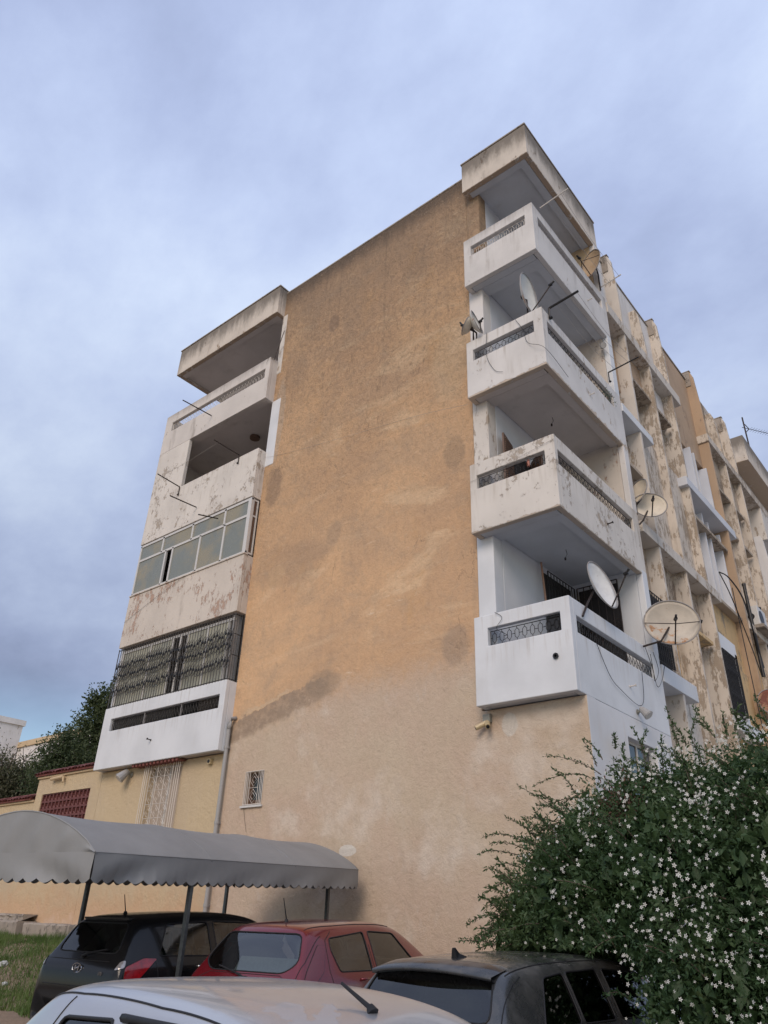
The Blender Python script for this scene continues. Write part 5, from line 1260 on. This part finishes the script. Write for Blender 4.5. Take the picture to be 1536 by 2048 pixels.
def hatch_rings(Lg, W, H, belt=.92, gb=.13, re=.36, rearz=1.0, wsb=.62, wst=1.45, roofpk=1.9, tuck=.0, roofr=None):
    """gb: y of glass base, re: y of roof rear edge, wsb/wst: distance of windscreen base / top from the middle"""
    w = W / 2; wr = w - .235 if roofr is None else roofr
    return [ring(.16, .16, w * .72, w * .74, .40, w * .5, .42), ring(.0, .0, w * .86, w * .88, .60, w * .7, .62), ring(.015, .0, w * .90, w * .90, .66, w * .7, .70), ring(.05, .035, w * .93, w * .94, rearz - .10, w * .72, rearz - .08),
            ring(.14, gb, w * .965, w * .955, belt, wr + .05, rearz + .02), ring(.42, re, w * .985, w * .975, belt, wr - .03, H - .075), ring(.62, re + .16, w * .99, w * .985, belt - .005, wr - .01, H - .035),
            ring(1.15, 1.1, w, w, belt - .02, wr + .01, H - .008), ring(roofpk, roofpk - .05, w, w, belt - .035, wr + .01, H), ring(2.5, 2.3, w, w, belt - .05, wr - .005, H - .035),
            ring(2.95, 2.62, w, w, belt - .06, wr - .04, H - .10), ring(3.12, 3.22, w * .99, w * .98, belt - .08, w - .18, belt + .02), ring(3.3, 3.35, w * .98, w * .96, belt - .10, w - .18, belt - .05),
            ring(Lg - .28, Lg - .22, w * .93, w * .90, belt - .22, w * .7, belt - .19), ring(Lg - .04, Lg, w * .85, w * .8, .52, w * .6, .55), ring(Lg - .12, Lg - .1, w * .72, w * .7, .38, w * .5, .40)]
# ---- black hatchback under the awning
g_dark = carglass('tinted_glass', (.55, .60, .52), 1.5)
blk = paint('black_car_paint', (.010, .010, .011), .1, .25, .06, (.10, .09, .08))
rg = hatch_rings(3.77, 1.66, 1.50, .96, .14, .30, 1.02)
lamps = [dict(name='tail_light', mat='lamp_red', poly=[(.62, .80), (.78, .755), (1.0, 1.0), (1.06, 1.07), (.72, 1.06), (.56, .93)])]
lamps = [dict(name='tail_light', mat='lamp_red', poly=[(.62, .80), (.76, .775), (.88, .92), (.95, 1.0), (.80, 1.01), (.62, .93)]), dict(name='reversing_lamp', mat='lamp_clear', poly=[(.50, .90), (.615, .925), (.615, 1.0), (.56, .985)])]
root, hit, child, strip, body = make_car('parked_car', 'glossy black five-door hatchback with chrome badge parked under the grey awning', (-4.32, -5.50, -1.43), 5, 2.0, rg, blk, g_dark,
    [[(.62, 1.03), (1.48, 1.0), (1.48, 1.38), (.80, 1.36)], [(1.58, 1.0), (2.62, .95), (2.30, 1.36), (1.58, 1.385)]],
    [(-.58, 1.06), (.58, 1.06), (.50, 1.37), (-.50, 1.37)], [(-.62, 1.0), (.62, 1.0), (.50, 1.36), (-.50, 1.36)], dict(lamps=lamps), W=1.66,
    seams=[([(0.9, 1.53, .35), (.9, 1.53, 1.0)], (-1, 0, 0)), ([(.9, .60, .75), (.9, .56, 1.0)], (-1, 0, 0)), ([(-.60, -1, .72), (.60, -1, .72)], (0, 1, 0), .005), ([(-.7, -1, .98), (.7, -1, .98)], (0, 1, 0), .005), ([(-.52, -1, 1.40), (.52, -1, 1.40)], (0, 1, 0), .008)])
shark_or_whip(child, hit, .62, 0, 'whip', -.35, .26)
handle(child, hit, 1, 1.28, .90); handle(child, hit, 1, 2.28, .86); handle(child, hit, -1, 1.28, .90)
mirror(child, 1, 2.62, .98, .93, blk); mirror(child, -1, 2.62, .98, .93, blk)
b_ = bmesh.new(); h, _ = hit((0, -3, .90), (0, 1, 0)); a_ = h + Vector((0, -.012, 0))
tube(b_, [a_ + Vector((.085 * math.cos(t), 0, .048 * math.sin(t))) for t in [2 * math.pi * k / 20 for k in range(21)]], .006, 5, False)
for p0, p1 in (((-.045, -.03), (-.02, .03)), ((.02, -.03), (.045, .03)), ((-.03, -.008), (.03, .008))): tube(b_, [a_ + Vector((p0[0], 0, p0[1])), a_ + Vector((p1[0], 0, p1[1]))], .008, 5)
child('badge', b_, M['chrome'], None, False)
text_part(child, 'i10', .46, .86, .055, hit, M['chrome'])
b_ = bmesh.new(); hp, _ = hit((0, -3, .56), (0, 1, 0)); yp = hp.y - .02
box(b_, -.27, .27, yp, yp + .06, .485, .595); child('number_plate', b_, M['plate'], None, False)
b_ = bmesh.new()
for x0, x1, z0, z1 in ((-.265, .265, .588, .592), (-.265, .265, .488, .492)): box(b_, x0, x1, yp - .003, yp - .0005, z0, z1)
for x in (-.263, .259): box(b_, x, x + .004, yp - .003, yp - .0005, .492, .588)
child('plate_border', b_, M['plate_white'], None, False)
text_part(child, '221', -.155, .538, .105, hit, M['plate_white'], yfix=yp - .004)
text_part(child, '\u062a\u0648\u0646\u0633', .03, .545, .07, hit, M['plate_white'], yfix=yp - .004)
wiper(child, hit, (0, 1.02), (.38, 1.10))
b_ = bmesh.new(); h, _ = hit((0, -3, 1.42), (0, 1, 0)); box(b_, -.44, .44, h.y - .02, h.y + .12, 1.405, 1.43); child('spoiler', b_, blk, None, False)
# ---- red hatchback
red = paint('dark_red_car_paint', (.15, .008, .014), .35, .18, .05, (.26, .12, .10))
rg = hatch_rings(3.78, 1.69, 1.50, .96, .16, .42, 1.0)
lamps = [dict(name='tail_light', mat='lamp_dark', poly=[(.66, .93), (.80, .90), (.92, 1.0), (.96, 1.24), (.86, 1.26), (.70, 1.02)])]
g_red = carglass('car_glass', (.40, .46, .43), 3.0)
root, hit, child, strip, body = make_car('parked_car', 'dark red hatchback with rear wiper parked between the black and charcoal cars', (-2.18, -4.80, -1.47), 9, 2.0, rg, red, g_red,
    [[(.86, .99), (1.55, .97), (1.55, 1.37), (.80, 1.32), (.78, 1.2)], [(1.66, .97), (2.75, .93), (2.30, 1.34), (1.66, 1.375)]],
    [(-.66, 1.10), (-.52, 1.0), (.52, 1.0), (.66, 1.10), (.53, 1.37), (-.53, 1.37)], [(-.62, 1.0), (.62, 1.0), (.50, 1.36), (-.50, 1.36)], dict(lamps=lamps), W=1.69,
    seams=[([(0.9, 1.6, .35), (.9, 1.6, 1.36)], (-1, 0, 0)), ([(.9, .70, .75), (.9, .66, 1.0), (.9, .72, 1.30), (.9, .9, 1.40)], (-1, 0, 0)), ([(-.72, -1, .88), (-.5, -1, .98), (.5, -1, .98), (.72, -1, .88)], (0, 1, 0), .004), ([(.74, -1, .62), (.72, -1, .9), (.70, -1, 1.1), (.60, -1, 1.38)], (0, 1, 0), .005), ([(.50, .5, 2), (.54, 1.0, 2), (.55, 1.8, 2), (.53, 2.4, 2)], (0, 0, -1), .006), ([(-.50, .5, 2), (-.54, 1.0, 2), (-.55, 1.8, 2), (-.53, 2.4, 2)], (0, 0, -1), .006)])
shark_or_whip(child, hit, .82, 0, 'whip', -.45, .30)
wiper(child, hit, (0.06, .94), (-.40, 1.04))
handle(child, hit, 1, 1.32, .90, red); handle(child, hit, 1, 2.35, .86, red)
mirror(child, 1, 2.72, .98, .94, red)
b_ = bmesh.new(); mt = Matrix.Translation((0, .55, 1.0)) @ Matrix.Rotation(R_(50), 4, 'X'); box(b_, -.50, .50, -.2, .14, -.01, .0, mat=mt); child('parcel_cover', b_, M['shade'], None, False)
# ---- charcoal hatchback
chc = paint('charcoal_car_paint', (.040, .042, .046), .4, .24, .5, (.20, .185, .165))
rg = hatch_rings(3.85, 1.80, 1.45, .94, .16, .32, 1.0)
g_ch = carglass('deep_tinted_glass', (.05, .06, .055), 2.2); g_rw = carglass('rear_screen_glass', (.10, .115, .12), 1.6)
lamps = [dict(name='tail_light', mat='lamp_dark', poly=[(.66, .78), (.84, .76), (.98, .84), (.98, .95), (.66, .95)])]
root, hit, child, strip, body = make_car('parked_car', 'dusty charcoal hatchback with shark-fin aerial and rear spoiler beside the flowering bush', (.94, -5.80, -1.63), 0, 1.0, rg, chc, g_ch,
    [[(.62, .99), (1.14, .975), (1.14, 1.325), (.84, 1.30)], [(1.18, .975), (1.70, .965), (1.70, 1.335), (1.18, 1.328)], [(1.80, .965), (2.85, .93), (2.38, 1.29), (1.80, 1.335)]],
    [(-.66, 1.03), (.66, 1.03), (.575, 1.325), (-.575, 1.325)], [(-.64, .98), (.64, .98), (.54, 1.31), (-.54, 1.31)], dict(lamps=lamps, rear_glass=g_rw), W=1.80,
    wheels=(.68, 3.1), seams=[([(.9, 1.75, .35), (.9, 1.75, 1.33)], (-1, 0, 0)), ([(-.60, .48, 2), (.60, .48, 2)], (0, 0, -1), .004), ([(.62, .42, 2), (.60, .9, 2), (.61, 1.8, 2), (.58, 2.5, 2)], (0, 0, -1), .006), ([(-.62, .42, 2), (-.60, .9, 2), (-.61, 1.8, 2), (-.58, 2.5, 2)], (0, 0, -1), .006), ([(.80, -1, .7), (.76, -1, 1.0), (.64, -1, 1.36)], (0, 1, 0), .005)])
shark_or_whip(child, hit, .60, 0, 'fin')
mirror(child, 1, 2.95, .96, .99, chc); mirror(child, -1, 2.95, .96, .99, chc)
b_ = bmesh.new(); h, _ = hit((0, .46, 3), (0, 0, -1)); n_ = 16; ra, rb, rc, rd = [], [], [], []
for i in range(n_ + 1):
    x = -.60 + 1.2 * i / n_; cz = -.045 * (x / .6) ** 2; yy = .07 * (x / .6) ** 2
    hz_, _ = hit((x * .96, .50, 3), (0, 0, -1))
    ra.append(b_.verts.new((x, .50, (hz_.z if hz_ else h.z) + .004))); rb.append(b_.verts.new((x, .20 + yy, h.z - .035 + cz))); rc.append(b_.verts.new((x, .205 + yy, h.z - .065 + cz))); rd.append(b_.verts.new((x, .42, h.z - .08 + cz)))
for a, b in ((ra, rb), (rb, rc), (rc, rd)):
    for i in range(n_): b_.faces.new((a[i], a[i + 1], b[i + 1], b[i]))
child('spoiler', b_, chc)
b_ = bmesh.new(); tube(b_, [Vector((x_, .40, h.z - .082)) for x_ in (-.5, .5)], .012, 6); child('spoiler_lip', b_, M['rubber'])
root.scale = (1, 1.13, 1)
# ---- silver car in the foreground
slv = paint('silver_car_paint', (.45, .46, .485), .5, .30, .18, (.46, .46, .46), patch=((.43, .43, .44), (1.2, 4.1, 0)))
rg = hatch_rings(3.95, 1.66, 1.45, .93, .22, .55, .98)
g_s = carglass('smoked_glass', (.30, .31, .29), 1)
lamps = [dict(name='tail_light', mat='lamp_red', poly=[(.64, .80), (.84, .78), (.96, .9), (.70, 1.0)])]
root, hit, child, strip, body = make_car('parked_car', 'silver hatchback with worn lacquer roof and stubby aerial, nearest to the camera', (.90, -8.42, -1.665), -97, 0, rg, slv, g_s,
    [[(.95, .985), (1.50, .97), (1.50, 1.315), (.98, 1.29)], [(1.62, .97), (2.85, .92), (2.36, 1.27), (1.62, 1.32)]],
    [(-.60, 1.03), (.60, 1.03), (.52, 1.33), (-.52, 1.33)], [(-.64, .97), (.64, .97), (.53, 1.33), (-.53, 1.33)], dict(lamps=lamps), W=1.66,
    seams=[([(.9, 1.56, .35), (.9, 1.56, 1.33)], (-1, 0, 0)), ([(.535, .6, 2), (.56, 1.0, 2), (.57, 1.8, 2), (.55, 2.35, 2)], (0, 0, -1), .005), ([(-.535, .6, 2), (-.56, 1.0, 2), (-.57, 1.8, 2), (-.55, 2.35, 2)], (0, 0, -1), .006), ([(.57, .95, 2), (.70, .86, 2)], (0, 0, -1), .004)])
h, _ = hit((0, 2.42, 3), (0, 0, -1)); b_ = bmesh.new(); tube(b_, [h, h + Vector((0, -.02, .022))], .026, 8, r2=.014); tube(b_, [h + Vector((0, -.01, .014)), h + Vector((0, -.21, .085))], .010, 8, r2=.006); child('antenna', b_, M['rubber'], None, False)
b_ = bmesh.new(); pts = []
for i in range(15):
    y = 1.56 + i * .062; q, nn = hit((3, y, 1.325 - .0 - .05 * max(0, (y - 2.0)) ** 1.5), (-1, 0, 0))
    if q: pts.append(q + nn * .006)
tube(b_, pts, .016, 6); child('window_trim', b_, M['rubber'])
root.scale = (1, .89, 1)

# ================================================================ flowering jasmine bush
jl = leaf_mat('jasmine_leaf', (.034, .068, .028), (.068, .108, .042), (.11, .14, .055), .3)
bush = empty('jasmine_bush', (3.0, -2.4, -1.45), 0, 'large dark green jasmine bush dotted with small white flowers at the building corner', 'bush')
def at(u_, v_, dist):
    d = FF + (u_ - 768) / 1497.41 * RR - (v_ - 1024) / 1497.41 * UU
    return CAM + d * (dist / np.hypot(d[0], d[1]))
BL = [(1.30, -2.55, .98, .62), (1.85, -2.6, 1.02, .72), (2.5, -2.7, 1.0, .8), (3.3, -2.7, 1.0, .95), (4.3, -2.6, .9, 1.1), (5.4, -2.6, .8, 1.3),
      (.88, -2.75, .58, .60), (.52, -2.7, .14, .60), (.30, -2.7, -.12, .52), (1.35, -3.0, .35, .85), (2.3, -3.1, .3, 1.15), (3.5, -3.0, .3, 1.3), (4.9, -2.9, .2, 1.5),
      (1.85, -3.3, -.55, .9), (2.8, -3.5, -.65, 1.1), (3.9, -3.5, -.7, 1.2), (.85, -2.6, -.3, .6), (5.2, -3.3, -.7, 1.3)]
def zm(P): return (P[:, 2] > -1.4) & ~((P[:, 0] < 2.0) & (P[:, 2] < -.30)) & ~((P[:, 0] < 1.95) & (P[:, 1] < -2.9) & (P[:, 2] < -.12)) & ~((P[:, 0] < -.0) & (P[:, 1] > -.3))
PB = blob_points(BL, 150000, .16, .16, zm)
leaves('foliage', PB, .050, .42, jl, bush, droop=.35, kind='stuff')
core = blob_points([(a, b, c, r_ * .8) for a, b, c, r_ in BL], 26000, .18, .1, zm); leaves('inner_foliage', core, .15, .6, jl, bush, kind='stuff')
# long shoots with leaves
def shoot(p0, d, ln, grav=.5):
    pts = []; p = Vector(p0); v = Vector(d).normalized(); n_ = 12
    for i in range(n_ + 1): pts.append(p.copy()); p = p + v * ln / n_; v = (v + Vector((random.gauss(0, .05), random.gauss(0, .05), -grav / n_ + random.gauss(0, .04)))).normalized()
    return pts
sb = bmesh.new(); LP = []; LD = []
spec = []
for u_, v_, dv_, ln in ((1190, 1560, (-1, -.2, .55), 1.0), (1170, 1590, (-1, -.1, .1), .8), (1130, 1650, (-.8, -.2, .6), .75), (1060, 1700, (-.9, -.1, .45), .6), (1040, 1730, (-1, 0, .35), .65), (1030, 1760, (-1, 0, .15), .55), (1020, 1790, (-1, 0, .05), .5), (1010, 1830, (-1, 0, .1), .4), (1000, 1850, (-1, 0, .0), .35),
                        (1000, 1880, (-1, 0, .1), .35), (1200, 1520, (-.3, 0, 1), .4), (1240, 1510, (.1, 0, 1), .3), (1290, 1520, (.1, 0, 1), .4), (1350, 1500, (-.3, 0, 1), .6), (1370, 1490, (0, 0, 1), .4), (1420, 1470, (-.4, 0, 1), .45), (1460, 1470, (.1, 0, 1), .45), (1500, 1460, (-.2, 0, 1), .4)):
    for r__ in range(2): spec.append((at(u_ + random.uniform(-15, 15), v_ + random.uniform(-15, 15), 9.7), Vector(dv_) + Vector((random.gauss(0, .2), random.gauss(0, .2), random.gauss(0, .2))), ln * random.uniform(.6, 1.1)))
for a, b, c, r_ in BL:
    for i in range(16):
        d = Vector((random.gauss(-.3, 1), random.gauss(-.6, .8), random.gauss(.5, .8))).normalized(); p = Vector((a, b, c)) + d * r_ * .85
        if zm(np.array([[p.x, p.y, p.z]]))[0]: spec.append((p, d + Vector((-.2, 0, .3)), random.uniform(.25, .5)))
for p0, d, ln in spec:
    pts = shoot(p0, d, ln, .7); tube(sb, pts, .006, 4, r2=.002)
    for i in range(len(pts) - 1):
        for k in range(5):
            q = pts[i].lerp(pts[i + 1], random.random()); LD.append(((pts[i + 1] - pts[i]).normalized() + Vector((random.gauss(0, .6), random.gauss(0, .6), random.gauss(0, .6))))[:]); LP.append((q + Vector(LD[-1]) * .02)[:])
for i in range(9):
    tube(sb, [(1.2 + i * .4, -2.7, -1.6), (1.2 + i * .4 + random.uniform(-.3, .3), -2.9, -.6), (1.2 + i * .42, -2.9, .5)], .022, 6, r2=.01)
build('stem', sb, bark, bush)['kind'] = 'stuff'
leaves('shoot_leaves', np.array(LP), .05, .36, jl, bush, dirs=np.array(LD), kind='stuff')
# withered patch
leaves('withered_leaves', np.array([at(1243, 1610, 8.72)]) + rng.normal(size=(500, 3)) * np.array([.12, .10, .12]), .045, .4, simple('dead_leaf', (.09, .045, .03), .8), bush, kind='stuff')
# flowers: five petals and a throat, on the outer surface
fm = bmesh.new()
for k in range(5):
    a = 2 * math.pi * k / 5; ca, sa = math.cos(a), math.sin(a); R2 = lambda x, y, z: (x * ca - y * sa, x * sa + y * ca, z)
    v = [fm.verts.new(R2(*q)) for q in ((.003, 0, 0), (.012, -.0065, .003), (.026, 0, .001), (.012, .0065, .003))]; fm.faces.new((v[0], v[1], v[2], v[3]))
tube(fm, [(0, 0, -.02), (0, 0, .001)], .0025, 4)
fme = bpy.data.meshes.new('flower'); fm.to_mesh(fme); fm.free(); fme.materials.append(simple('white_petal', (.62, .62, .58), .6, var=.08))
CP = blob_points([(a, b, c, r_ * 1.06) for a, b, c, r_ in BL], 34000, .02, .16, zm)
# keep points facing the open side and not buried in a neighbouring lobe
keep = []
for P_ in CP:
    if P_[1] > -2.2: continue
    if any((P_[0] - a) ** 2 + (P_[1] - b) ** 2 + (P_[2] - c) ** 2 < (r_ * .95) ** 2 for a, b, c, r_ in BL): continue
    nz_ = math.sin(P_[0] * 4.1 + 1) * math.sin(P_[2] * 4.7 + P_[0] * 1.3) + .5 * math.sin(P_[0] * 9 + P_[2] * 7)
    w_ = sstep(.3, 2.2, P_[0]) * (1.0 if P_[2] < 1.2 else .75)
    if random.random() < w_ * (.5 + .8 * max(0, .4 + .6 * nz_)): keep.append(P_)
random.shuffle(keep); keep = keep[:3200]; toC = lambda P_: (Vector(CAM) - Vector(P_)).length
keep.sort(key=toC)
def fl_rot(P_):
    d = (Vector((random.gauss(0, .55), -1 + random.gauss(0, .3), random.gauss(.1, .5)))).normalized(); return d.to_track_quat('Z', 'Y').to_euler()
for P_ in keep[:300]:
    o = bpy.data.objects.new('flower', fme); COL.objects.link(o); o.parent = bush; o.matrix_parent_inverse = wm(bush).inverted(); o.location = P_; o.rotation_euler = fl_rot(P_); s_ = random.choice((.45, .65, .8, .9, 1.0)) * random.uniform(.85, 1.1); o.scale = (s_, s_, s_)
fb_ = bmesh.new()
for P_ in keep[300:]:
    mt = Matrix.LocRotScale(Vector(P_), fl_rot(P_), Vector((random.uniform(.45, .9),) * 3)); t_ = bmesh.new(); t_.from_mesh(fme); bmesh.ops.transform(t_, matrix=mt, verts=t_.verts); tm = bpy.data.meshes.new('t'); t_.to_mesh(tm); t_.free(); fb_.from_mesh(tm); bpy.data.meshes.remove(tm)
o = build('flowers', fb_, fme.materials[0], bush); o['kind'] = 'stuff'

# ================================================================ grass bank and litter
def grass():
    g = G('grass_blade'); c = g.mix(g.mr(g.noise(1.4, 5, .6), .35, .65), (.055, .105, .022), (.10, .15, .04)); c = g.mix(g.mr(g.noise(40, 2), .6, .7, 0, .6), c, (.16, .15, .07))
    m = g.done(c, .6, spec=.3); n = 46000
    x = rng.uniform(-19, -5.2, n); y = rng.uniform(-4.6, -.45, n)
    edge = -3.75 + .35 * np.sin(x * 1.3) + .25 * np.sin(x * 3.1)
    k = (y > edge) & ((x < -8.2) | (rng.random(n) < .3)); x, y = x[k], y[k]; n = len(x)
    z = np.array([gz(a, b) for a, b in zip(x, y)]); h = rng.uniform(.05, .17, n) * (1 + .4 * np.sin(x * 2) * np.sin(y * 3)); a = rng.uniform(0, 6.28, n); w = .008
    tx, ty = rng.normal(0, .05, n), rng.normal(0, .05, n)
    v = np.stack([np.stack([x - w * np.cos(a), y - w * np.sin(a), z - .02], 1), np.stack([x + w * np.cos(a), y + w * np.sin(a), z - .02], 1), np.stack([x + tx, y + ty, z + h], 1)], 1).reshape(-1, 3)
    me = bpy.data.meshes.new('grass'); me.vertices.add(n * 3); me.vertices.foreach_set('co', v.ravel().astype(np.float32)); me.loops.add(n * 3); me.loops.foreach_set('vertex_index', np.arange(n * 3, dtype=np.int32)); me.polygons.add(n)
    me.polygons.foreach_set('loop_start', np.arange(0, n * 3, 3, dtype=np.int32)); me.polygons.foreach_set('loop_total', np.full(n, 3, np.int32)); me.update(); me.materials.append(m)
    o = bpy.data.objects.new('grass', me); COL.objects.link(o); tag(o, 'rough green grass on the bank left of the black car', 'grass', None, 'stuff')
grass()
def bag(x, y, s, label):
    bm = bmesh.new(); bmesh.ops.create_icosphere(bm, subdivisions=3, radius=s)
    for v in bm.verts: v.co *= 1 + random.uniform(-.14, .14); v.co.z *= .7
    bmesh.ops.translate(bm, verts=bm.verts, vec=(x, y, gz(x, y) + s * .5)); mesh_thing('plastic_bag', bm, M['white_bag'], label, 'litter', 'litter on the grass bank')
M['white_bag'] = simple('crumpled_white_plastic', (.42, .43, .42), .4, bump=.6)
bag(-9.9, -2.6, .17, 'crumpled white plastic bag on the grass just left of the black car')
bag(-12.6, -2.2, .09, 'small white scrap of litter in the middle of the grass')
bag(-11.4, -2.7, .06, 'tiny white scrap of litter low on the grass bank')
